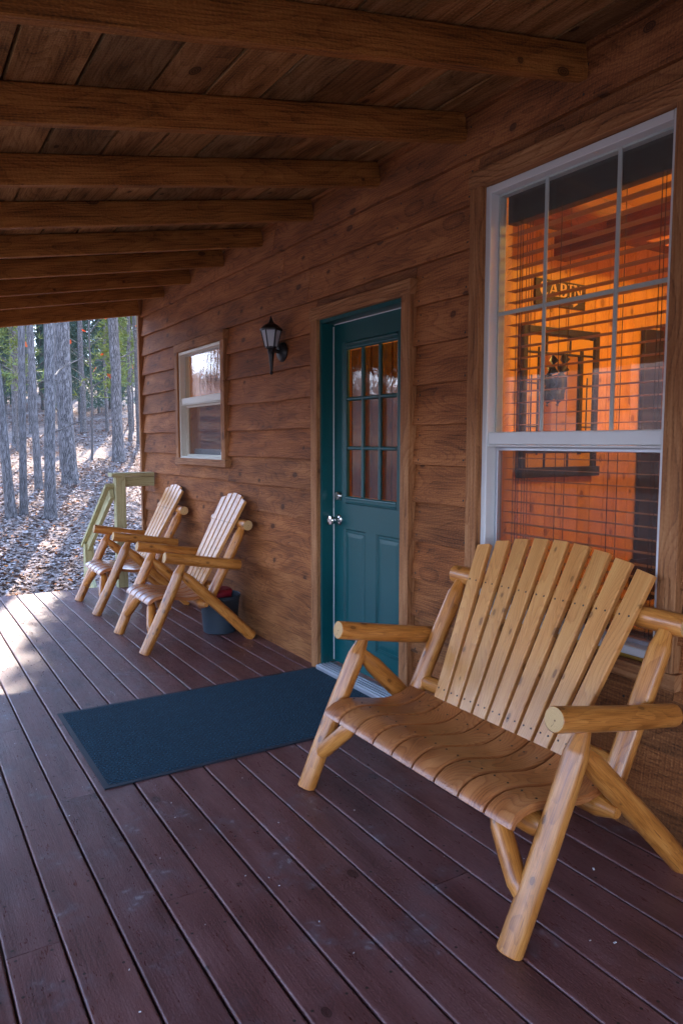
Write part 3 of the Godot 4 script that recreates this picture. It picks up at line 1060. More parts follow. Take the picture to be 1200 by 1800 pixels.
func build_window(c: Node3D, z0: float, z1: float, y0: float, y1: float, ymid: float, big: bool) -> void:
	var w := Node3D.new()
	w.name = "window"
	c.add_child(w, true)
	w.set_meta("label", "large white sash window with six small upper panes" if big else "small cream sash window with a screened lower half")
	var mat: Material = M.vinyl if big else M.vinyl_cream
	var f := 0.03 if big else 0.024
	var xm := W - (0.002 if big else 0.016)
	# frame in the opening
	for z in [z0 + f / 2, z1 - f / 2]:
		part("frame", w, mat, Vector3(xm + 0.03, (y0 + y1) / 2, z), y1 - y0, f, 0.09, 0.003, ALONG_Y)
	for y in [y0 + f / 2, y1 - f / 2]:
		part("frame", w, mat, Vector3(xm + 0.03, y, (z0 + z1) / 2), z1 - z0 - 2 * f, f, 0.09, 0.003, ALONG_Z)
	var a0 := z0 + f
	var a1 := z1 - f
	# meeting rail
	part("meeting_rail", w, mat, Vector3(xm + 0.022, ymid, (a0 + a1) / 2), a1 - a0, 0.052, 0.05, 0.004, ALONG_Z)
	part("meeting_rail", w, mat, Vector3(xm + 0.019, ymid - 0.031, (a0 + a1) / 2), a1 - a0, 0.008, 0.05, 0.002, ALONG_Z)
	# upper glass with a slim gasket
	var gk := 0.008
	var yt := y1 - f
	for z in [a0 + gk / 2, a1 - gk / 2]:
		part("gasket", w, M.muntin, Vector3(xm + 0.045, (ymid + 0.026 + yt) / 2, z), yt - ymid - 0.026, gk, 0.03, 0.0, ALONG_Y)
	part("gasket", w, M.muntin, Vector3(xm + 0.045, yt - gk / 2, (a0 + a1) / 2), a1 - a0 - 2 * gk, gk, 0.03, 0.0, ALONG_Z)
	pane(w, a0 + gk, a1 - gk, ymid + 0.026, yt - gk, xm + 0.036, M.glass if big else M.film)
	# lower sash, set deeper, behind an insect screen
	var yl := ymid - 0.035
	var sf := 0.016
	for z in [a0 + sf / 2, a1 - sf / 2]:
		part("sash", w, M.alu if big else mat, Vector3(xm + 0.05, (y0 + f + yl) / 2, z), yl - y0 - f, sf, 0.03, 0.002, ALONG_Y)
	for y in [y0 + f + sf / 2, yl - sf / 2]:
		part("sash", w, M.alu if big else mat, Vector3(xm + 0.05, y, (a0 + a1) / 2), a1 - a0 - 2 * sf, sf, 0.03, 0.002, ALONG_Z)
	pane(w, a0 + sf, a1 - sf, y0 + f + sf, yl - sf, xm + 0.056, M.glass)
	var sm := MB.new()
	sm.quad([Vector3(xm + 0.052, y0 + f + sf, a0 + sf), Vector3(xm + 0.052, y0 + f + sf, a1 - sf), Vector3(xm + 0.052, yl - sf, a1 - sf), Vector3(xm + 0.052, yl - sf, a0 + sf)], Vector3(-1, 0, 0), [Vector2.ZERO, Vector2.RIGHT, Vector2.ONE, Vector2.DOWN])
	mi("insect_screen", mesh_of(sm), M.screen, w)
	if not big:
		part("sash", w, M.alu, Vector3(xm + 0.09, y0 + f + 0.035, (a0 + a1) / 2), a1 - a0 - 0.1, 0.05, 0.02, 0.002, ALONG_Z)
		part("latch", w, M.vinyl, Vector3(xm + 0.046, y0 + f + 0.025, a1 - 0.13), 0.05, 0.03, 0.01, 0.002, ALONG_Z)
	if big:
		var mw := 0.016
		var ya := ymid + 0.026
		var zs := [lerpf(a0, a1, 0.318), lerpf(a0, a1, 0.72)]
		for z in zs:
			part("muntin", w, M.muntin, Vector3(xm + 0.03, (ya + yt) / 2, z), yt - ya - 0.002, mw, 0.008, 0.0015, ALONG_Y)
		var yc := 1.862
		var e := [a0 + gk, zs[0] - mw / 2, zs[0] + mw / 2, zs[1] - mw / 2, zs[1] + mw / 2, a1 - gk]
		for k in 3:
			part("muntin", w, M.muntin, Vector3(xm + 0.03, yc, (e[k * 2] + e[k * 2 + 1]) / 2.0), e[k * 2 + 1] - e[k * 2] - 0.001, mw, 0.007, 0.0015, ALONG_Z)


# ------------------------------------------------------------------ railings
func build_railings() -> void:
	var r := thing("stair_railing", "greenish treated timber railing with sloping handrail at the deck end", "railing", Vector3(1.8, 0.0, -6.82))
	part("post", r, M.treated, Vector3(0.015, 0.42, 0.0), 1.20, 0.09, 0.09, 0.003, ALONG_Y)
	part("cap_rail", r, M.treated, Vector3(0.125, 1.038, 0.0), 0.39, 0.034, 0.13, 0.004, ALONG_X)
	part("top_rail", r, M.treated, Vector3(0.2, 0.972, -0.01), 0.275, 0.088, 0.036, 0.003, ALONG_X)
	# sloping hand rail: falls 0.66 over 1.05 m
	var sl := atan2(0.645, 1.02)
	var dirv := Vector3(0, -sin(sl), -cos(sl))
	var b := Basis(dirv, Vector3(0, cos(sl), -sin(sl)), dirv.cross(Vector3(0, cos(sl), -sin(sl))))
	var mids := Vector3(-0.055, 0.585, -0.54)
	for s in [["hand_rail", mids + b.y * 0.02, 1.28, 0.034, 0.11], ["hand_rail", mids - b.y * 0.045, 1.2, 0.088, 0.036]]:
		var m := MB.new()
		m.plank(Transform3D(b, s[1]), s[2], s[3], s[4], 0.003, ruo())
		mi(s[0], mesh_of(m), M.treated, r)
	part("post", r, M.treated, Vector3(-0.055, -0.1, -1.0), 0.78, 0.09, 0.09, 0.003, ALONG_Y)
	var l := thing("porch_railing", "long treated timber railing along the open side of the porch", "railing", Vector3(-0.73, 0.0, 0.1))
	part("cap_rail", l, M.treated, Vector3(0, 1.033, 0.0), 13.4, 0.034, 0.13, 0.004, Basis(Vector3(0, 0, 1), Vector3(0, 1, 0), Vector3(-1, 0, 0)))
	for y in [0.965, 0.5, 0.12]:
		part("rail", l, M.treated, Vector3(-0.066, y, 0.0), 13.4, 0.088, 0.036, 0.003, ALONG_Z)


# ------------------------------------------------------------------ room behind the big window
const PART_Z := -3.95


func build_room() -> void:
	var c: Node3D = get_node("cabin")
	# partition of upright pine boards
	var x := W + 0.16
	while x < 8.3:
		var w := rng.randf_range(0.13, 0.19)
		part("pine_panel", c, M.panel, Vector3(x + w / 2, 1.5, PART_Z - 0.012), 3.0, 0.022, w - 0.004, 0.005, Basis(Vector3(0, 1, 0), Vector3(0, 0, 1), Vector3(1, 0, 0)), shade(0.85, 1.1, 0.05))
		x += w
	part("partition", c, M.panel, Vector3(5.3, 1.5, PART_Z - 0.06), 6.0, 3.0, 0.06, 0.0, ALONG_X)
	part("partition", c, M.panel, Vector3(5.3, 1.5, -0.86), 6.0, 3.0, 0.06, 0.0, ALONG_X)
	part("partition", c, M.panel, Vector3(7.6, 1.5, -2.4), 3.0, 3.0, 0.06, 0.0, ALONG_Z)
	part("room_beam", c, M.darkwood, Vector3(4.6, 2.72, -3.2), 4.6, 0.2, 0.14, 0.006, ALONG_X)
	part("loft_edge", c, M.darkwood, Vector3(3.9, 2.62, -2.75), 1.6, 0.16, 0.12, 0.006, ALONG_Z)
	var lamp := thing("ceiling_lamp", "glowing ceiling lamp inside the panelled room behind the large window", "lamp", Vector3(4.7, 2.72, -1.7))
	var lm := MB.new()
	lm.lathe([Vector2(0.0, 0.0), Vector2(0.07, 0.015), Vector2(0.12, 0.06), Vector2(0.13, 0.12)], 20)
	var glow := flat(Color(0.9, 0.6, 0.3), 0.4)
	glow.emission_enabled = true
	glow.emission = Color(1.0, 0.62, 0.25)
	glow.emission_energy_multiplier = 0.5
	mi("shade", mesh_of(lm), glow, lamp)
	var bm := MB.new()
	bm.lathe([Vector2(0.135, 0.12), Vector2(0.135, 0.15), Vector2(0.05, 0.16), Vector2(0.05, 0.29), Vector2(0, 0.29)], 20)
	mi("base", mesh_of(bm), M.black, lamp)
	var ol := OmniLight3D.new()
	ol.name = "bulb"
	lamp.add_child(ol)
	ol.position = Vector3(0, -0.06, 0)
	ol.light_color = Color(1.0, 0.79, 0.36)
	ol.light_energy = 0.36
	ol.light_size = 0.1
	ol.omni_range = 12.0
	ol.omni_attenuation = 2.0
	ol.shadow_enabled = true
	var lamp2 := thing("ceiling_lamp", "dim ceiling lamp in the back room behind the small window", "lamp", Vector3(4.2, 2.72, -5.4))
	mi("shade", mesh_of(lm), glow, lamp2)
	mi("base", mesh_of(bm), M.black, lamp2)
	var ol2: OmniLight3D = ol.duplicate()
	lamp2.add_child(ol2)
	ol2.light_energy = 0.08
	# blind
	var bl := thing("window_blind", "brown slatted blind hanging open inside the large window", "blind", Vector3(W + 0.115, 0.62, -1.91))
	var hw := 0.42
	part("headrail", bl, M.valance, Vector3(0, 1.68, 0), hw * 2, 0.13, 0.05, 0.003, ALONG_Z)
	var sm := MB.new()
	sm.prism(Transform3D(ALONG_Z, Vector3.ZERO), PackedVector2Array([Vector2(-0.0006, -0.024), Vector2(0.0009, -0.012), Vector2(0.0014, 0), Vector2(0.0009, 0.012), Vector2(-0.0006, 0.024), Vector2(-0.0018, 0.024), Vector2(0.0, 0.0), Vector2(-0.0018, -0.024)]), hw * 2)
	var slat_mesh := mesh_of(sm)
	var y := 1.575
	while y > 0.05:
		var s := mi("slat", slat_mesh, M.blind, bl)
		s.position = Vector3(0, y, 0)
		s.rotation.z = deg_to_rad(-1.0 + rng.randf_range(-1.0, 1.0))
		y -= 0.0462
	part("bottom_rail", bl, M.blind, Vector3(0, 0.03, 0), hw * 2, 0.018, 0.05, 0.004, ALONG_Z)
	for z in [-0.36, -0.345, -0.33, -0.13, 0.12, 0.3, 0.315]:
		for s in [-0.026, 0.026]:
			part("cord", bl, M.cord, Vector3(s, 0.83, z), 1.6, 0.0022, 0.0022, 0.0, ALONG_Y)
	# painted sign with an arrow
	var k := 3.95 / 4.2
	var sg := thing("wall_sign", "small dark wooden sign with CABIN and an arrow on pine wall", "sign", Vector3(4.34, 2.43, PART_Z + 0.012))
	part("board", sg, M.signwood, Vector3.ZERO, 0.53, 0.19, 0.018, 0.003, ALONG_X)
	lettering(sg, "CABIN", 0.105, Vector3(0.0, 0.028, 0.0105), M.paper)
	var am := MB.new()
	var ar := [Vector2(-0.12, -0.055), Vector2(0.13, -0.048), Vector2(0.13, -0.03), Vector2(0.18, -0.057), Vector2(0.13, -0.084), Vector2(0.13, -0.066)]
	for t in [[0, 1, 5], [2, 3, 4]]:
		var a := am.vert(Vector3(ar[t[0]].x, ar[t[0]].y, 0.0115), Vector3(0, 0, 1), Vector2.ZERO)
		var b := am.vert(Vector3(ar[t[1]].x, ar[t[1]].y, 0.0115), Vector3(0, 0, 1), Vector2.ZERO)
		var d := am.vert(Vector3(ar[t[2]].x, ar[t[2]].y, 0.0115), Vector3(0, 0, 1), Vector2.ZERO)
		am.tri(a, b, d)
	mi("arrow", mesh_of(am), M.paper, sg)
	# mirror in a lattice frame
	var x0 := 4.188 * k
	var x1 := 5.06 * k
	var y1 := 1.34 + (2.235 - 1.34) * k
	var y0 := 1.34 + (1.075 - 1.34) * k
	var mr := thing("wall_mirror", "rustic mirror in a dark lattice frame on pine wall", "mirror", Vector3((x0 + x1) / 2, y0, PART_Z + 0.02))
	var mw := x1 - x0
	var mh := y1 - y0
	part("mirror_glass", mr, M.mirror, Vector3(0, mh / 2, -0.008), mw - 0.04, mh - 0.04, 0.006, 0.0, ALONG_X)
	for s in [-1, 1]:
		part("frame", mr, M.iron, Vector3(s * (mw / 2 - 0.025), mh / 2, 0.012), mh, 0.03, 0.05, 0.004, ALONG_Y)
		part("amber_pane", mr, M.amber, Vector3(s * (mw / 2 - 0.11), mh / 2, -0.002), mh - 0.36, 0.006, 0.12, 0.0, ALONG_Y)
		part("lattice_bar", mr, M.iron, Vector3(s * (mw / 2 - 0.18), mh / 2, 0.004), mh - 0.3, 0.014, 0.034 if s > 0 else 0.014, 0.002, ALONG_Y)
		part("lattice_bar", mr, M.iron, Vector3(s * (mw / 2 - 0.11), mh * 0.45, 0.004), mh - 0.6, 0.01, 0.009, 0.002, ALONG_Y)
		for q in [0.33, 0.62]:
			part("lattice_bar", mr, M.iron, Vector3(s * (mw / 2 - 0.11), mh * q, 0.005), 0.11, 0.01, 0.012, 0.002, ALONG_X)
	part("frame", mr, M.iron, Vector3(0, mh - 0.03, 0.014), mw - 0.1, 0.05, 0.036, 0.004, ALONG_X)
	part("frame", mr, M.iron, Vector3(0, 0.02, 0.02), mw + 0.02, 0.075, 0.06, 0.004, ALONG_X)
	for yy in [mh - 0.19, 0.17]:
		part("amber_pane", mr, M.amber, Vector3(0, yy + (0.065 if yy > 0.5 else -0.06), -0.002), mw - 0.1, 0.115, 0.006, 0.0, ALONG_X)
		part("lattice_bar", mr, M.iron, Vector3(0, yy, 0.006), mw - 0.1, 0.013, 0.014, 0.002, ALONG_X)
		for q in [-0.15, 0.1]:
			part("lattice_bar", mr, M.iron, Vector3(q, yy + (0.07 if yy > 0.5 else -0.07), 0.006), 0.12, 0.012, 0.016, 0.002, ALONG_Y)
	var fig := thing("carved_ornament", "dark twisted carving hanging before the rustic mirror", "ornament", Vector3(x0 + mw * 0.44, y0 + mh * 0.52, PART_Z + 0.065))
	var fm := MB.new()
	fm.tube([Vector3(0.03, 0.33, 0), Vector3(0.05, 0.29, 0), Vector3(0.03, 0.22, 0), Vector3(-0.02, 0.16, 0.01), Vector3(0.02, 0.1, 0), Vector3(-0.03, 0.04, 0), Vector3(0.0, 0.0, 0), Vector3(-0.02, -0.05, 0)], [0.008, 0.035, 0.045, 0.05, 0.04, 0.05, 0.04, 0.012], 12, Vector2.ZERO, Vector2(0.3, 1.2), 0.4, 5)
	mi("carving", mesh_of(fm), M.iron, fig)
	# dark narrow panel further along the wall
	var bx := 5.42
	var tp := thing("wall_panel", "tall narrow dark wooden board standing against the pine wall", "panel", Vector3(bx, 0.0, PART_Z + 0.03))
	part("board", tp, M.iron, Vector3(0, 1.3, 0), 1.9, 0.04, 0.24, 0.004, ALONG_Y)
	part("edge_strip", tp, M.darkwood, Vector3(0.155, 1.3, 0.01), 2.0, 0.05, 0.06, 0.004, ALONG_Y)
	part("foot", tp, M.iron, Vector3(0.0, 0.18, 0.01), 0.36, 0.06, 0.32, 0.004, ALONG_Y)
	# sign on the opposite wall, seen in the mirror
	var s2 := thing("lettered_board", "dark board lettered AT THE CABIN, seen mirrored in rustic mirror", "sign", Vector3(7.02, 1.43, -0.905))
	part("board", s2, M.signwood, Vector3.ZERO, 0.55, 0.3, 0.018, 0.003, ALONG_X)
	var tl := lettering(s2, "AT THE CABIN", 0.085, Vector3(0.0, -0.09, -0.0105), M.paper)
	tl.rotation.y = PI


func lettering(parent: Node3D, text: String, size: float, at: Vector3, mat: Material) -> MeshInstance3D:
	var f := SystemFont.new()
	f.font_names = PackedStringArray(["Droid Serif"])
	f.font_weight = 700
	var t := TextMesh.new()
	t.text = text
	t.font = f
	t.font_size = 64
	t.pixel_size = size / 64.0 * 1.35
	t.depth = 0.002
	var o := MeshInstance3D.new()
	o.name = "lettering"
	o.mesh = t
	o.material_override = mat
	parent.add_child(o, true)
	o.position = at
	return o


# ------------------------------------------------------------------ log furniture
func log_part(called: String, parent: Node3D, p: Vector3, q: Vector3, r0: float, r1: float, t0: float, t1: float, end_r := 0.02) -> MeshInstance3D:
	# a peeled log from p to q; t0, t1: lengths of the pencil-point tapers at the ends (0: sawn flat)
	var m := MB.new()
	var e := MB.new()
	m.tint = shade(0.86, 1.1, 0.03)
	e.tint = m.tint
	var d := (q - p).normalized()
	var l := p.distance_to(q)
	var pts := []
	var rad := []
	var side := d.cross(Vector3(0.3, 0.5, 0.8)).normalized()
	var bend := rng.randf_range(-0.006, 0.006)
	var ss := []
	if t0 > 0:
		ss.append_array([0.0, t0 * 0.92, t0 * 1.12])
	else:
		ss.append_array([0.0, 0.003])
	for i in range(1, 8):
		ss.append(lerpf(maxf(t0 * 1.12, 0.01), l - maxf(t1 * 1.12, 0.01), i / 8.0))
	if t1 > 0:
		ss.append_array([l - t1 * 1.12, l - t1 * 0.92, l])
	else:
		ss.append_array([l - 0.003, l])
	for i in ss.size():
		var s: float = ss[i]
		var r := lerpf(r0, r1, s / l)
		if t0 > 0 and s < t0:
			r = lerpf(end_r, r * 0.93, s / t0)
		elif t1 > 0 and l - s < t1:
			r = lerpf(end_r, r * 0.93, (l - s) / t1)
		elif (i == 0 or i == ss.size() - 1):
			r -= 0.003
		pts.append(p + d * s + side * bend * sin(PI * s / l))
		rad.append(r)
	m.tube(pts, rad, 20, ruo(), Vector2(0.3, 1.2), 0.035, rng.randi() % 1000)
	e.disc(pts[0], -d, rad[0], 20)
	e.disc(pts[-1], d, rad[-1], 20)
	return mi(called, mesh_of(m, e), M.log, parent, M.end if t0 == 0 or t1 == 0 else M.log)


func log_seat(called: String, label: String, category: String, zc: float, half: float, n: int, group := "") -> Node3D:
	# local x: 0 = x of the front feet (1.33 in the porch), z centred
	var t := thing(called, label, category, Vector3(1.33, 0, zc), group)
	var X := 1.33
	for s in [-1.0, 1.0]:
		var z: float = s * half
		log_part("leg", t, Vector3(0.0, -0.002, z), Vector3(1.595 - X, 0.555, z), 0.036, 0.0355, 0.0, 0.065, 0.02)
		log_part("leg", t, Vector3(2.075 - X, 0.012, z), Vector3(1.578 - X, 0.5, z - s * 0.006), 0.037, 0.035, 0.0, 0.075, 0.022)
		log_part("armrest", t, Vector3(1.475 - X, 0.605, z), Vector3(1.99 - X, 0.515, z), 0.036, 0.036, 0.0, 0.0)
		var zp: float = z - s * 0.068
		log_part("back_post", t, Vector3(1.785 - X, 0.27, zp), Vector3(2.04 - X, 0.752, zp), 0.035, 0.034, 0.04, 0.05, 0.022)
		log_part("brace", t, Vector3(1.385 - X, 0.125, z - s * 0.01), Vector3(1.44 - X, 0.285, z - s * 0.17), 0.03, 0.03, 0.035, 0.035, 0.02)
	log_part("crossbar", t, Vector3(2.06 - X, 0.775, -half + 0.01), Vector3(2.06 - X, 0.775, half - 0.01), 0.038, 0.036, 0.0, 0.0)
	log_part("crossbar", t, Vector3(1.838 - X, 0.36, -half + 0.06), Vector3(1.838 - X, 0.36, half - 0.06), 0.031, 0.031, 0.05, 0.05, 0.016)
	log_part("seat_rail", t, Vector3(1.5 - X, 0.276, -half), Vector3(1.5 - X, 0.276, half), 0.038, 0.038, 0.07, 0.07, 0.016)
	log_part("seat_rail", t, Vector3(1.75 - X, 0.268, -half), Vector3(1.75 - X, 0.268, half), 0.036, 0.036, 0.06, 0.06, 0.016)
	# seat: S-shaped slats running front to back
	var sw := (half * 2 - 0.1) / n
	var prof := [[1.375, 0.302], [1.381, 0.315], [1.395, 0.328], [1.42, 0.341], [1.455, 0.348], [1.495, 0.347], [1.545, 0.338], [1.6, 0.326], [1.65, 0.318], [1.69, 0.317], [1.735, 0.325], [1.785, 0.345]]
	for i in n:
		var zm := -half + 0.05 + sw * (i + 0.5)
		var m := MB.new()
		m.tint = shade(0.85, 1.15, 0.04)
		seat_slat(m, prof, X, zm, sw - 0.0085)
		var o := mi("seat_slat", mesh_of(m), M.seat, t)
		for q in [[1.5, 0.3475], [1.735, 0.326]]:
			for e in [-0.25, 0.25]:
				screw(o, Vector3(q[0] - X, q[1], zm + e * sw), Vector3.UP)
	# fan-shaped back
	var mid := (n - 1) / 2.0
	var big := n > 6
	var bp := 0.0735 if big else 0.063
	var tp := 0.095 if big else 0.085
	var bn := Vector3(-1, 0.54, 0).normalized()
	var along := Vector3(0.54, 1, 0).normalized()
	for i in n:
		var k := i - mid
		var z0 := k * bp + (0.014 if big else 0.0)
		var z1 := k * tp
		var drop := 0.0035 * k * k if big else 0.0085 * k * k
		var yt := 0.972 - drop
		var yb := 0.352
		var a := Vector3(2.0 + 0.54 * (yb - 0.775) - X, yb, z0)
		var b := Vector3(2.0 + 0.54 * (yt - 0.775) - X, yt, z1)
		var wa := bp - 0.013
		var wb := tp - 0.026
		if not big:
			wb = tp - 0.015
		var m := MB.new()
		m.tint = shade(0.88, 1.1, 0.03)
		back_slat(m, a, b, wa, wb, bn, k * (0.0032 if big else 0.0075))
		var o := mi("back_slat", mesh_of(m), M.slat, t)
		for fr in [[(0.78 - yb) / (yt - yb)], [(0.385 - yb) / (yt - yb)]]:
			var p := a.lerp(b, fr[0])
			var w := lerpf(wa, wb, fr[0])
			for e in [-0.27, 0.27]:
				screw(o, p + Vector3(0, 0, e * w) + bn * 0.0105, bn)
	return t


var screw_mesh: Mesh


func screw(parent: Node3D, at: Vector3, n: Vector3) -> void:
	if screw_mesh == null:
		var m := MB.new()
		m.lathe([Vector2(0.0036, -0.001), Vector2(0.0036, 0.0004), Vector2(0.0, 0.0006)], 8)
		screw_mesh = mesh_of(m)
	var o := mi("screw", screw_mesh, M.screw, parent)
	o.position = at
	o.basis = Basis(Quaternion(Vector3.UP, n))


func seat_slat(m: MB, prof: Array, X: float, zm: float, w: float) -> void:
	var th := 0.021
	var uo := ruo()
	var run := 0.0
	var pn := []
	for i in prof.size():
		var a: Array = prof[maxi(i - 1, 0)]
		var b: Array = prof[mini(i + 1, prof.size() - 1)]
		pn.append(Vector2(-(b[1] - a[1]), b[0] - a[0]).normalized())
	var e := 0.006
	for i in prof.size() - 1:
		var p := Vector2(prof[i][0] - X, prof[i][1])
		var q := Vector2(prof[i + 1][0] - X, prof[i + 1][1])
		var l := p.distance_to(q)
		var v0 := run / 2.4 * 1.6 + uo.y
		run += l
		var v1 := run / 2.4 * 1.6 + uo.y
		# top, eased edges, sides, bottom as one closed strip
		var sec := [[-w / 2, -th], [-w / 2, -e], [-w / 2 + e, 0.0], [w / 2 - e, 0.0], [w / 2, -e], [w / 2, -th]]
		var nrm := [[-1.0, 0.0], [-0.7, 0.7], [0.0, 1.0], [0.7, 0.7], [1.0, 0.0], [0.0, -1.0]]
		for k in 6:
			var s0: Array = sec[k]
			var s1: Array = sec[(k + 1) % 6]
			var nn: Array = nrm[k]
			var n0: Vector2 = pn[i]
			var n1: Vector2 = pn[i + 1]
			var P := func(c: Vector2, nv: Vector2, s: Array) -> Vector3: return Vector3(c.x + nv.x * s[1], c.y + nv.y * s[1], zm + s[0])
			var N := func(nv: Vector2) -> Vector3: return Vector3(nv.x * nn[1], nv.y * nn[1], nn[0]).normalized()
			var ids := [m.vert(P.call(p, n0, s0), N.call(n0), Vector2((s0[0] + s0[1]) / 0.6 + uo.x, v0)), m.vert(P.call(q, n1, s0), N.call(n1), Vector2((s0[0] + s0[1]) / 0.6 + uo.x, v1)), m.vert(P.call(q, n1, s1), N.call(n1), Vector2((s1[0] - s1[1]) / 0.6 + uo.x, v1)), m.vert(P.call(p, n0, s1), N.call(n0), Vector2((s1[0] - s1[1]) / 0.6 + uo.x, v0))]
			m.tri(ids[0], ids[1], ids[2])
			m.tri(ids[0], ids[2], ids[3])
	for en in [0, prof.size() - 1]:
		var c := Vector2(prof[en][0] - X, prof[en][1])
		var n0: Vector2 = pn[en]
		var tang := Vector2(n0.y, -n0.x) * (-1.0 if en == 0 else 1.0)
		var nn := Vector3(tang.x, tang.y, 0)
		m.quad([Vector3(c.x, c.y, zm - w / 2), Vector3(c.x, c.y, zm + w / 2), Vector3(c.x - n0.x * th, c.y - n0.y * th, zm + w / 2), Vector3(c.x - n0.x * th, c.y - n0.y * th, zm - w / 2)], nn, [uo, uo + Vector2(0.2, 0), uo + Vector2(0.2, 0.01), uo + Vector2(0, 0.01)])


func back_slat(m: MB, a: Vector3, b: Vector3, wa: float, wb: float, n: Vector3, tilt: float) -> void:
	var th := 0.02
	var e := 0.003
	var uo := ruo()
	var sec := [[-1.0, -th / 2, 0.0], [-1.0, th / 2 - e, 0.0], [-1.0, th / 2, e], [1.0, th / 2, e], [1.0, th / 2 - e, 0.0], [1.0, -th / 2, 0.0]]
	var zn := Vector3(0, 0, 1)
	var along := (b - a).normalized()
	var nrm := [-zn, (n - zn).normalized(), n, (n + zn).normalized(), zn, -n]
	var lenv := a.distance_to(b)
	var A := []
	var B := []
	for s in sec:
		A.append(a + zn * s[0] * (wa / 2 - s[2]) + n * s[1])
		B.append(b + zn * s[0] * (wb / 2 - s[2]) + n * s[1] - along * tilt * s[0] * 0.5)
	for k in 6:
		var j := (k + 1) % 6
		var u0: float = sec[k][0] * 0.04 / 0.6 + uo.x + (0.0 if k < 5 else 0.3)
		var u1: float = sec[j][0] * 0.04 / 0.6 + uo.x + (0.02 if k in [0, 4] else 0.0) + (0.3 if k == 5 else 0.0)
		m.quad([A[k], B[k], B[j], A[j]], nrm[k], [Vector2(u0, uo.y), Vector2(u0, uo.y + lenv / 2.4), Vector2(u1, uo.y + lenv / 2.4), Vector2(u1, uo.y)])
	m.quad([A[0], A[2], A[3], A[5]], -along, [uo, uo + Vector2(0.02, 0), uo + Vector2(0.02, 0.03), uo + Vector2(0, 0.03)])
	m.quad([B[0], B[2], B[3], B[5]], along, [uo, uo + Vector2(0.02, 0), uo + Vector2(0.02, 0.03), uo + Vector2(0, 0.03)])


func build_furniture() -> void:
	log_seat("log_bench", "honey-coloured log bench with fanned slat back below the large window", "bench", -1.87, 0.55, 9)
	log_seat("log_armchair", "honey-coloured log armchair standing in front of the dark bucket", "chair", -4.835, 0.3, 5, "log armchairs")
	log_seat("log_armchair", "honey-coloured log armchair next to the stair railing", "chair", -6.085, 0.305, 5, "log armchairs")


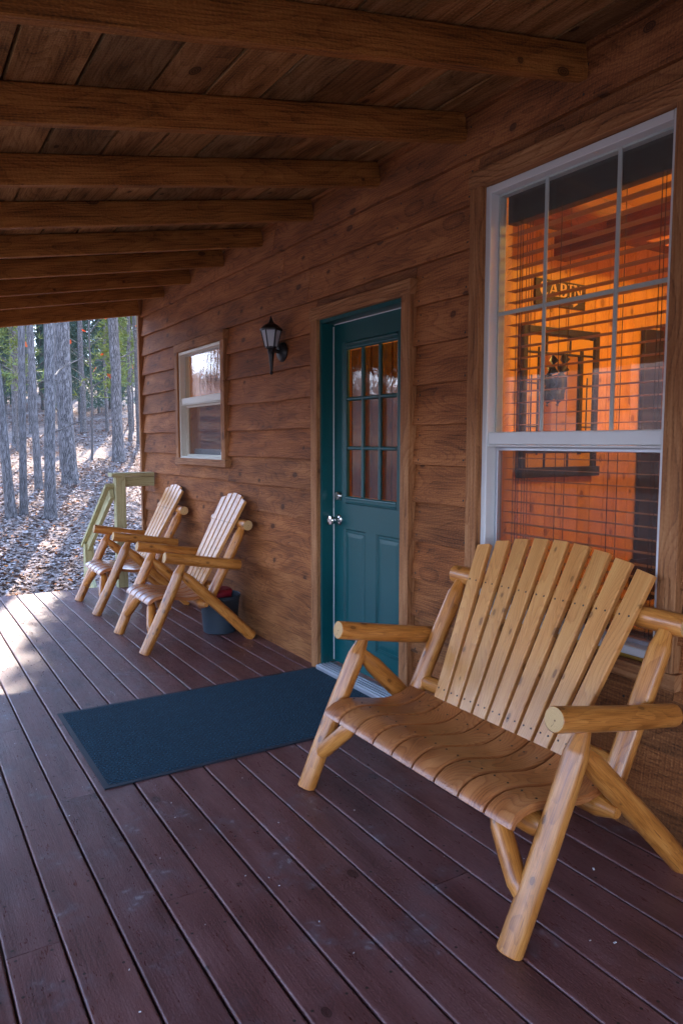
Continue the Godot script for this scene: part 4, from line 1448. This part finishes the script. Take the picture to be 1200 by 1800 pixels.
# ------------------------------------------------------------------ small things
func build_small_things() -> void:
	# door mat
	var mt := thing("door_mat", "dark blue ribbed carpet mat lying before the teal door", "mat", Vector3(1.395, 0.0, -3.27))
	var l := 1.475
	var w := 0.93
	var em := MB.new()
	em.plank(Transform3D(Basis(Vector3(1, 0, 0), Vector3(0, 0, 1), Vector3(0, -1, 0)), Vector3(0, 0.003, 0)), l, w, 0.005, 0.002)
	mi("rubber_edge", mesh_of(em), M.mat_edge, mt)
	var pm := MB.new()
	var nx := 60
	var nz := 36
	var q := FastNoiseLite.new()
	q.seed = 4
	q.frequency = 2.0
	var ids := []
	for j in nz + 1:
		for i in nx + 1:
			var x := (float(i) / nx - 0.5) * (l - 0.04)
			var z := (float(j) / nz - 0.5) * (w - 0.04)
			var edge := i == 0 or j == 0 or i == nx or j == nz
			var y := 0.0055 if edge else 0.0095 + 0.001 * q.get_noise_2d(x * 3.0, z * 3.0)
			ids.append(pm.vert(Vector3(x, y, z), Vector3(0.04 * q.get_noise_2d(x * 4, z * 4), 1, 0.04 * q.get_noise_2d(z * 4, x * 4)).normalized(), Vector2(x, z) / 0.85))
	for j in nz:
		for i in nx:
			var a: int = ids[j * (nx + 1) + i]
			var b: int = ids[j * (nx + 1) + i + 1]
			var c: int = ids[(j + 1) * (nx + 1) + i + 1]
			var d: int = ids[(j + 1) * (nx + 1) + i]
			pm.tri(a, b, c)
			pm.tri(a, c, d)
	mi("pile", mesh_of(pm), M.mat_pile, mt)
	# wall lantern
	var zl := -4.175
	var la := thing("wall_lantern", "black carriage lantern with frosted panes mounted beside the teal door", "lantern", Vector3(W - 0.012, 1.895, zl))
	var bm := MB.new()
	bm.lathe([Vector2(0.062, 0.0), Vector2(0.062, 0.008), Vector2(0.05, 0.022), Vector2(0.022, 0.034), Vector2(0, 0.036)], 24, Transform3D(Basis(Vector3(0, 1, 0), Vector3(-1, 0, 0), Vector3(0, 0, 1)), Vector3.ZERO))
	mi("back_plate", mesh_of(bm), M.black, la)
	var am := MB.new()
	am.tube([Vector3(-0.02, 0, 0), Vector3(-0.05, 0.004, 0), Vector3(-0.075, 0.006, 0)], [0.014, 0.012, 0.012], 12)
	mi("arm", mesh_of(am), M.black, la)
	var lx := -0.082
	var tm := MB.new()
	tm.lathe([Vector2(0.0, -0.145), Vector2(0.008, -0.14), Vector2(0.011, -0.13), Vector2(0.007, -0.12), Vector2(0.009, -0.11), Vector2(0.017, -0.02), Vector2(0.024, -0.005), Vector2(0.022, 0.012), Vector2(0.034, 0.018), Vector2(0.036, 0.028), Vector2(0.0, 0.028)], 14, Transform3D(Basis.IDENTITY, Vector3(lx, 0, 0)))
	mi("tail", mesh_of(tm), M.black, la)
	var r0 := 0.038
	var r1 := 0.062
	var ya := 0.026
	var yb := 0.128
	for i in 6:
		var a0 := TAU * i / 6.0 + 0.5
		var a1 := TAU * (i + 1) / 6.0 + 0.5
		var o := Vector3(lx, 0, 0)
		var p := [o + Vector3(cos(a0) * r0, ya, sin(a0) * r0), o + Vector3(cos(a1) * r0, ya, sin(a1) * r0), o + Vector3(cos(a1) * r1, yb, sin(a1) * r1), o + Vector3(cos(a0) * r1, yb, sin(a0) * r1)]
		var fm := MB.new()
		var am2 := (a0 + a1) / 2
		fm.quad(p, Vector3(cos(am2), -0.2, sin(am2)).normalized(), [Vector2.ZERO, Vector2.RIGHT, Vector2.ONE, Vector2.DOWN])
		mi("pane", mesh_of(fm), M.frost, la)
		var bar := MB.new()
		bar.tube([p[0], p[3]], [0.0045, 0.0045], 6)
		mi("corner_bar", mesh_of(bar), M.black, la)
	var hm := MB.new()
	hm.lathe([Vector2(0.0, yb - 0.002), Vector2(0.068, yb - 0.004), Vector2(0.07, yb + 0.006), Vector2(0.06, yb + 0.014), Vector2(0.045, yb + 0.03), Vector2(0.024, yb + 0.04), Vector2(0.016, yb + 0.048), Vector2(0.012, yb + 0.058), Vector2(0.0, yb + 0.09)], 6, Transform3D(Basis(Vector3.UP, -0.5), Vector3(lx, 0, 0)))
	mi("hood", mesh_of(hm), M.black, la)
	var bu := MB.new()
	bu.lathe([Vector2(0.0, ya + 0.002), Vector2(0.012, ya + 0.002), Vector2(0.012, ya + 0.03), Vector2(0.024, ya + 0.06), Vector2(0.02, ya + 0.08), Vector2(0, ya + 0.09)], 14, Transform3D(Basis.IDENTITY, Vector3(lx, 0, 0)))
	mi("bulb", mesh_of(bu), flat(Color(0.75, 0.75, 0.72), 0.3), la)
	# bucket with a red pouch
	var bk := thing("bucket", "dark blue plastic bucket behind the log armchair by the wall", "bucket", Vector3(1.965, 0.0, -4.83))
	var km := MB.new()
	km.lathe([Vector2(0.0, 0.001), Vector2(0.112, 0.001), Vector2(0.118, 0.006), Vector2(0.138, 0.245), Vector2(0.146, 0.248), Vector2(0.148, 0.262), Vector2(0.144, 0.268), Vector2(0.138, 0.264), Vector2(0.114, 0.02), Vector2(0, 0.018)], 32)
	mi("tub", mesh_of(km), M.bucket, bk)
	var pouch := thing("red_pouch", "folded red bag lying inside the dark blue bucket", "bag", Vector3(1.955, 0.225, -4.845))
	var rm := MB.new()
	rm.lathe([Vector2(0.0, -0.02), Vector2(0.09, -0.02), Vector2(0.1, 0.03), Vector2(0.106, 0.062), Vector2(0.1, 0.075), Vector2(0.085, 0.082), Vector2(0.03, 0.07), Vector2(0, 0.068)], 22)
	mi("bag", mesh_of(rm), M.red, pouch)
	var tg := part("tag", pouch, M.vinyl, Vector3(-0.106, 0.045, 0.01), 0.07, 0.012, 0.004, 0.001, ALONG_Z)
	tg.set_meta("label", "white printed strip")
	# bits fallen on the boards
	var bits := []
	for p in [Vector2(1.55, -1.24), Vector2(1.60, -1.2), Vector2(1.83, -1.46), Vector2(1.15, -2.62), Vector2(0.95, -1.9)]:
		bits.append(Transform3D(Basis(Vector3.UP, rng.randf() * TAU).scaled(Vector3.ONE * rng.randf_range(0.4, 0.9)), Vector3(p.x, 0.002, p.y)))
	for i in 50:
		bits.append(Transform3D(Basis(Vector3.UP, rng.randf() * TAU).scaled(Vector3.ONE * rng.randf_range(0.2, 0.5)), Vector3(rng.randf_range(0.3, 2.1), 0.0012, rng.randf_range(-5.0, -1.0))))
	var bm2 := MB.new()
	bm2.plank(Transform3D(Basis(Vector3(1, 0, 0), Vector3(0, 0, 1), Vector3(0, -1, 0)), Vector3.ZERO), 0.012, 0.006, 0.002, 0.0)
	var deb := scatter("deck_debris", self, mesh_of(bm2), M.vinyl, bits, [])
	deb.set_meta("label", "pale crumbs and lint scattered on the deck boards")
	deb.set_meta("category", "debris")


# ------------------------------------------------------------------ woods
func trunk_mesh(sd: int, crook: float) -> Mesh:
	# unit radius at breast height, 20 m tall
	var m := MB.new()
	var q := FastNoiseLite.new()
	q.seed = sd
	q.frequency = 0.5
	var n := FastNoiseLite.new()
	n.seed = sd + 1
	n.frequency = 1.2
	var seg := 22
	var rows := []
	for i in 46:
		var y := -0.4 + pow(i / 45.0, 1.6) * 20.0
		var r := lerpf(1.0, 0.5, clampf(y / 20.0, 0, 1)) * (1.0 + 0.3 * exp(-maxf(y, 0.0) * 3.5))
		var off := Vector2(q.get_noise_1d(y * 0.35), q.get_noise_1d(y * 0.35 + 90.0)) * crook * clampf(y / 3.0, 0, 1)
		var row := []
		for k in seg + 1:
			var a := TAU * k / seg
			var rr := r * (1.0 + 0.13 * n.get_noise_3d(cos(a) * 2.0, y * 1.4, sin(a) * 2.0))
			row.append(m.vert(Vector3(cos(a) * rr + off.x, y, sin(a) * rr + off.y), Vector3(cos(a), 0, sin(a)), Vector2(2.0 * k / seg, y / 1.1)))
		rows.append(row)
	for i in 45:
		for k in seg:
			m.tri(rows[i][k], rows[i][k + 1], rows[i + 1][k + 1])
			m.tri(rows[i][k], rows[i + 1][k + 1], rows[i + 1][k])
	return mesh_of(m)


func tuft(m: MB, at: Vector3, r: float, blades: int, rr: RandomNumberGenerator, c: Color) -> void:
	for b in blades:
		var d := Vector3(rr.randf_range(-1, 1), rr.randf_range(-0.5, 1), rr.randf_range(-1, 1)).normalized()
		var s := d.cross(Vector3(rr.randf_range(-1, 1), rr.randf_range(-1, 1), rr.randf_range(-1, 1))).normalized() * r * 0.07
		var nn := d.cross(s).normalized()
		m.tint = c * rr.randf_range(0.7, 1.3)
		m.tint.a = 1.0
		var i0 := m.vert(at - s, nn, Vector2.ZERO)
		var i1 := m.vert(at + s, nn, Vector2.ZERO)
		var i2 := m.vert(at + d * r, nn, Vector2.ZERO)
		m.tri(i0, i1, i2)


func pine_crown(sd: int) -> Mesh:
	var rr := RandomNumberGenerator.new()
	rr.seed = sd
	var m := MB.new()
	for i in 30:
		var y := rr.randf_range(11.0, 20.0)
		var a := rr.randf() * TAU
		var l := (21.5 - y) * 0.22 + rr.randf_range(0.3, 0.9)
		for k in 8:
			var s := (k + 1) / 8.0
			var p := Vector3(cos(a) * l * s, y + 0.35 * s, sin(a) * l * s) + Vector3(rr.randf_range(-0.3, 0.3), rr.randf_range(-0.25, 0.25), rr.randf_range(-0.3, 0.3))
			tuft(m, p, rr.randf_range(0.25, 0.4), 9, rr, Color.WHITE)
	return mesh_of(m)


func cedar_foliage(sd: int, h: float, w: float, n: int, low: float) -> Mesh:
	var rr := RandomNumberGenerator.new()
	rr.seed = sd
	var m := MB.new()
	for i in n:
		var t := pow(rr.randf(), 0.8)
		var y := low + t * (h - low)
		var a := rr.randf() * TAU
		var r := w * (1.0 - t * (0.9 if low < 5.0 else 0.25)) * sqrt(rr.randf()) * ((0.7 + 0.3 * sin(a * 3.0 + y * 2.0)) if low < 5.0 else 1.0)
		var p := Vector3(cos(a) * r, y - r * 0.15, sin(a) * r)
		tuft(m, p, rr.randf_range(0.12, 0.26) * (1.0 if low < 5.0 else 1.5), 5, rr, Color.WHITE)
	return mesh_of(m)


func leaf_mesh() -> Mesh:
	var m := MB.new()
	var pts := [Vector3(0, 0, -0.5), Vector3(0.2, 0.04, -0.25), Vector3(0.13, 0.06, -0.05), Vector3(0.26, 0.1, 0.15), Vector3(0.1, 0.08, 0.3), Vector3(0, 0.14, 0.5), Vector3(-0.12, 0.07, 0.3), Vector3(-0.25, 0.03, 0.12), Vector3(-0.12, 0.05, -0.06), Vector3(-0.2, 0.1, -0.27)]
	var mid := m.vert(Vector3(0, 0.0, 0), Vector3.UP, Vector2.ZERO)
	var ids := []
	for p in pts:
		ids.append(m.vert(p, Vector3(p.x * -0.6, 1, -p.z * 0.3).normalized(), Vector2.ZERO))
	for i in pts.size():
		m.tri(mid, ids[i], ids[(i + 1) % pts.size()])
	return mesh_of(m)


var trunks := []
var crowns := []


var branches := []


func branch_mesh(k: int) -> Mesh:
	if branches.is_empty():
		var rr := RandomNumberGenerator.new()
		rr.seed = 77
		for i in 3:
			var m := MB.new()
			var p := Vector3.ZERO
			var d := Vector3(1, rr.randf_range(-0.1, 0.5), 0)
			var pts := [p]
			var rad := [0.016]
			for j in 5:
				p += d.normalized() * 0.24
				d += Vector3(0, rr.randf_range(-0.3, 0.35), rr.randf_range(-0.5, 0.5))
				pts.append(p)
				rad.append(0.013 * (5 - j) / 5.0 + 0.002)
			m.tube(pts, rad, 5)
			for j in [2, 3, 4]:
				var q: Vector3 = pts[j]
				m.tube([q, q + Vector3(rr.randf_range(0.1, 0.25), rr.randf_range(-0.1, 0.3), rr.randf_range(-0.35, 0.35))], [0.006, 0.002], 4)
			branches.append(mesh_of(m))
	return branches[k]


func tree(label: String, x: float, z: float, dia: float, lean_x: float, group: String, kind: int, grow := 1.0, category := "tree", called := "pine_tree") -> Node3D:
	var t := thing(called, label, category, Vector3(x, gy(x, z), z), group)
	var o := mi("trunk", trunks[kind % trunks.size()], M.bark, t)
	var b := Basis(Vector3(0, 0, 1), -lean_x) * Basis(Vector3.UP, rng.randf() * TAU)
	o.basis = b.scaled_local(Vector3(dia / 2, rng.randf_range(0.9, 1.1), dia / 2))
	var cr := mi("crown", crowns[kind % crowns.size()], M.needle, t)
	if group != "pines opposite the porch":
		for i in 4:
			var br := mi("dead_branch", branch_mesh(i % 3), M.twig, t)
			br.position = Vector3(lean_x * 2.0, rng.randf_range(1.2, 6.5), 0)
			br.rotation.y = rng.randf() * TAU
			br.scale = Vector3.ONE * rng.randf_range(0.5, 1.2)
	cr.basis = b.scaled_local(Vector3(grow, grow, grow))
	o.scale.y *= grow
	return t


func build_woods() -> void:
	for i in 4:
		trunks.append(trunk_mesh(200 + i * 7, [0.5, 0.9, 1.4, 2.6][i]))
	for i in 3:
		crowns.append(pine_crown(300 + i))
	var front := [
		["slightly leaning pine trunk with flared foot beside the slim mossy pine", 1.62, -12.37, 0.15, -0.055],
		["slim pine trunk with a mossy base close beside the leaning pine", 1.82, -12.5, 0.12, 0.02],
		["thin straight pine trunk standing behind the front row gap", 2.37, -14.4, 0.135, -0.02],
		["straight furrowed pine trunk with a green-tinged foot, front row", 2.17, -12.23, 0.178, 0.022],
		["thickest furrowed pine trunk in the middle of the woods", 3.03, -14.9, 0.285, -0.012],
		["slender pine trunk half hidden behind the thickest pine", 3.29, -16.9, 0.125, -0.01],
		["stout pine trunk standing alone above the stair railing", 4.84, -18.2, 0.275, -0.015],
		["thin curving young trunk beside the stout lone pine", 6.38, -22.6, 0.13, 0.01],
		["thin straight trunk rising next to the cabin corner board", 6.38, -21.7, 0.14, -0.01],
		["grey pine trunk set back between thickest and lone pines", 5.3, -23.9, 0.19, 0.0],
		["broad pale trunk set back behind the leaning front pine", 2.9, -20.6, 0.22, 0.0],
		["very thin dark trunk set back beside the lone pine", 6.06, -24.0, 0.11, 0.0],
		["thin pine trunk far back between the two front groups", 3.93, -24.7, 0.17, 0.0]]
	for i in front.size():
		var f: Array = front[i]
		tree(f[0], f[1], f[2], f[3] * 0.92, f[4], "pines beyond the deck", 3 if i == 7 else i % 3, 0.5 if i in [7, 8, 9, 11] else 1.0)
	# deeper woods
	for i in 62:
		var z := rng.randf_range(-62.0, -26.0)
		var x := rng.randf_range(0.5, 0.34 * -z + 3.0) if i % 3 else rng.randf_range(-0.2 * -z, 0.34 * -z)
		if absf(x - (0.75 + 0.344 * (-6.0 - z))) < 3.0:
			x += 5.0 * signf(x - (0.75 + 0.344 * (-6.0 - z)))
		var dd := rng.randf_range(0.14, 0.3)
		tree("%s grey pine trunk standing %s the wooded slope" % ["thin" if dd < 0.19 else ("middling" if dd < 0.25 else "stout"), "halfway up" if z > -38 else ("far up" if z > -50 else "at the top of")], x, z, dd, rng.randf_range(-0.03, 0.03), "pines far up the slope", i % 4)
	for i in 60:
		var x := rng.randf_range(-30.0, -5.0)
		var z := rng.randf_range(-30.0, 8.0)
		if i > 34:
			x = rng.randf_range(-16.0, 1.0)
			z = rng.randf_range(-50.0, -24.0)
		tree("grey pine standing on the slope opposite the porch's open side", x, z, rng.randf_range(0.16, 0.32), rng.randf_range(-0.03, 0.03), "pines opposite the porch", i % 3)
	# evergreens: one in view, others shading the porch from beyond the cabin corner
	var cf := cedar_foliage(400, 7.0, 1.9, 2600, 0.6)
	for p in [[6.0, -27.5, 0.85, "hazy green cedar bush growing behind the lone pine"], [4.0, -31.0, 0.8, "dull green cedar growing far behind the thickest pine"], [8.0, -33.0, 1.1, "dark cedar growing far behind the curving young trunk"]]:
		var t := thing("cedar_tree", p[3], "tree", Vector3(p[0], gy(p[0], p[1]), p[1]), "cedars in the woods")
		var tk := mi("trunk", trunks[0], M.bark, t)
		tk.scale = Vector3(0.06, 0.3, 0.06)
		var fo := mi("crown", cf, M.brush, t)
		fo.scale = Vector3.ONE * p[2]
	for i in 30:
		var z := rng.randf_range(-58.0, -29.0)
		var x := rng.randf_range(0.07 * -z, 0.31 * -z)
		if i >= 18:
			x = rng.randf_range(-13.0, -4.0)
			z = rng.randf_range(-34.0, -24.0)
		var tall := rng.randf_range(0.9, 1.5)
		var t := thing("cedar_tree", "%s bluish-green evergreen %s" % ["tall" if tall > 1.2 else "low", "among the far trunks" if i < 18 else "far out past the porch's open side"], "tree", Vector3(x, gy(x, z), z), "evergreens far back in the woods")
		var tk := mi("trunk", trunks[0], M.bark, t)
		tk.scale = Vector3(0.06, 0.4, 0.06)
		var fo := mi("crown", cf, M.brush, t)
		fo.scale = Vector3(0.9, tall, 0.9)
		fo.rotation.y = rng.randf() * TAU
	var broad := cedar_foliage(410, 16.0, 2.15, 20000, 5.5)
	for p in [[7.0, -17.6, "broad-crowned evergreen just beyond the cabin corner"], [8.7, -15.8, "broad-crowned evergreen close behind the cabin end wall"]]:
		var t := thing("cedar_tree", p[2], "tree", Vector3(p[0], gy(p[0], p[1]), p[1]), "tall evergreens behind the cabin")
		var tk := mi("trunk", trunks[1], M.bark, t)
		tk.scale = Vector3(0.16, 0.8, 0.16)
		mi("crown", broad, M.cedar, t)
	# young pines with sunlit needles
	var sp := cedar_foliage(420, 4.6, 1.0, 420, 1.5)
	for p in [[2.75, -19.5, "yellow-green young pine sprays between the front trunks"], [5.35, -20.6, "yellow-green young pine sprays just behind the stout lone pine"], [7.0, -24.4, "yellow-green young pine sprays beside the cabin corner board"], [7.3, -26.0, "pale yellow-green young pine beyond the curving trunk"]]:
		var t := thing("young_pine", p[2], "tree", Vector3(p[0], gy(p[0], p[1]), p[1]), "young pines")
		var tk := mi("trunk", trunks[1], M.bark, t)
		tk.scale = Vector3(0.03, 0.21, 0.03)
		var fo := mi("crown", sp, M.bright_needle, t)
		fo.rotation.y = rng.randf() * TAU
	# bare saplings keeping a few rust leaves
	var lf := leaf_mesh()
	for p in [[4.3, -18.6, "bare branching sapling with a few rust-red leaves"], [2.6, -17.5, "bare dark forked sapling between the front pines"], [5.6, -21.0, "bare twiggy sapling holding orange leaves behind lone pine"]]:
		var t := thing("bare_sapling", p[2], "sapling", Vector3(p[0], gy(p[0], p[1]), p[1]))
		var m := MB.new()
		var ends := []
		m.tube([Vector3(0, -0.1, 0), Vector3(0.05, 1.5, 0), Vector3(0.0, 3.2, 0.1), Vector3(0.15, 5.5, 0)], [0.03, 0.025, 0.018, 0.006], 6)
		for i in 16:
			var y := rng.randf_range(1.6, 5.0)
			var a := rng.randf() * TAU
			var l := rng.randf_range(0.5, 1.5)
			var p0 := Vector3(0.05, y, 0.03)
			var p1 := p0 + Vector3(cos(a) * l * 0.5, l * 0.3, sin(a) * l * 0.5)
			var p2 := p0 + Vector3(cos(a + 0.2) * l, l * 0.75, sin(a + 0.2) * l)
			m.tube([p0, p1, p2], [0.01, 0.007, 0.003], 5)
			ends.append_array([p1, p2, p1.lerp(p2, 0.5)])
		mi("stem", mesh_of(m), M.twig, t)
		if not p[2].contains("dark"):
			for i in 14:
				var o := mi("leaf", lf, leaf_rust(), t)
				o.position = ends[rng.randi() % ends.size()] + Vector3(rng.randf_range(-0.1, 0.1), rng.randf_range(-0.12, 0.0), rng.randf_range(-0.1, 0.1))
				o.basis = Basis(Vector3(rng.randf_range(-1, 1), rng.randf_range(-1, 1), rng.randf_range(-1, 1)).normalized(), rng.randf() * TAU).scaled(Vector3.ONE * rng.randf_range(0.12, 0.2))
	# leaf litter
	var at := []
	var cols := []
	var pal := [Color(0.31, 0.225, 0.185), Color(0.26, 0.175, 0.14), Color(0.17, 0.105, 0.08), Color(0.36, 0.275, 0.235), Color(0.25, 0.145, 0.095), Color(0.4, 0.12, 0.03), Color(0.22, 0.15, 0.12)]
	for i in 85000:
		var z := -7.0 - pow(rng.randf(), 1.5) * 30.0
		var x := rng.randf_range(0.06 * -z - 0.4, 0.31 * -z + 1.2)
		if i % 4 == 0:
			x = rng.randf_range(-11.0, 1.2)
			z = rng.randf_range(-26.0, -7.2) if x > -1.0 else rng.randf_range(-24.0, 3.0)
		var b := Basis(Vector3.UP, rng.randf() * TAU) * Basis(Vector3(1, 0, 0), rng.randf_range(-0.32, 0.32)) * Basis(Vector3(0, 0, 1), rng.randf_range(-0.32, 0.32))
		at.append(Transform3D(b.scaled(Vector3.ONE * rng.randf_range(0.05, 0.105)), Vector3(x, gy(x, z) + rng.randf_range(0.0, 0.035), z)))
		var c: Color = pal[rng.randi() % pal.size()] if rng.randf() < 0.9 else pal[0]
		if c == pal[5] and rng.randf() < 0.7:
			c = pal[1]
		cols.append(c * rng.randf_range(0.75, 1.2))
	var o := scatter("leaf_litter", self, lf, M.leaf, at, cols)
	o.set_meta("label", "brown and tan fallen leaves covering the forest floor")
	o.set_meta("category", "leaves")


var _rust: StandardMaterial3D


func leaf_rust() -> StandardMaterial3D:
	if _rust == null:
		_rust = leafy(Color(0.42, 0.1, 0.03), Color(0.5, 0.12, 0.03))
	return _rust
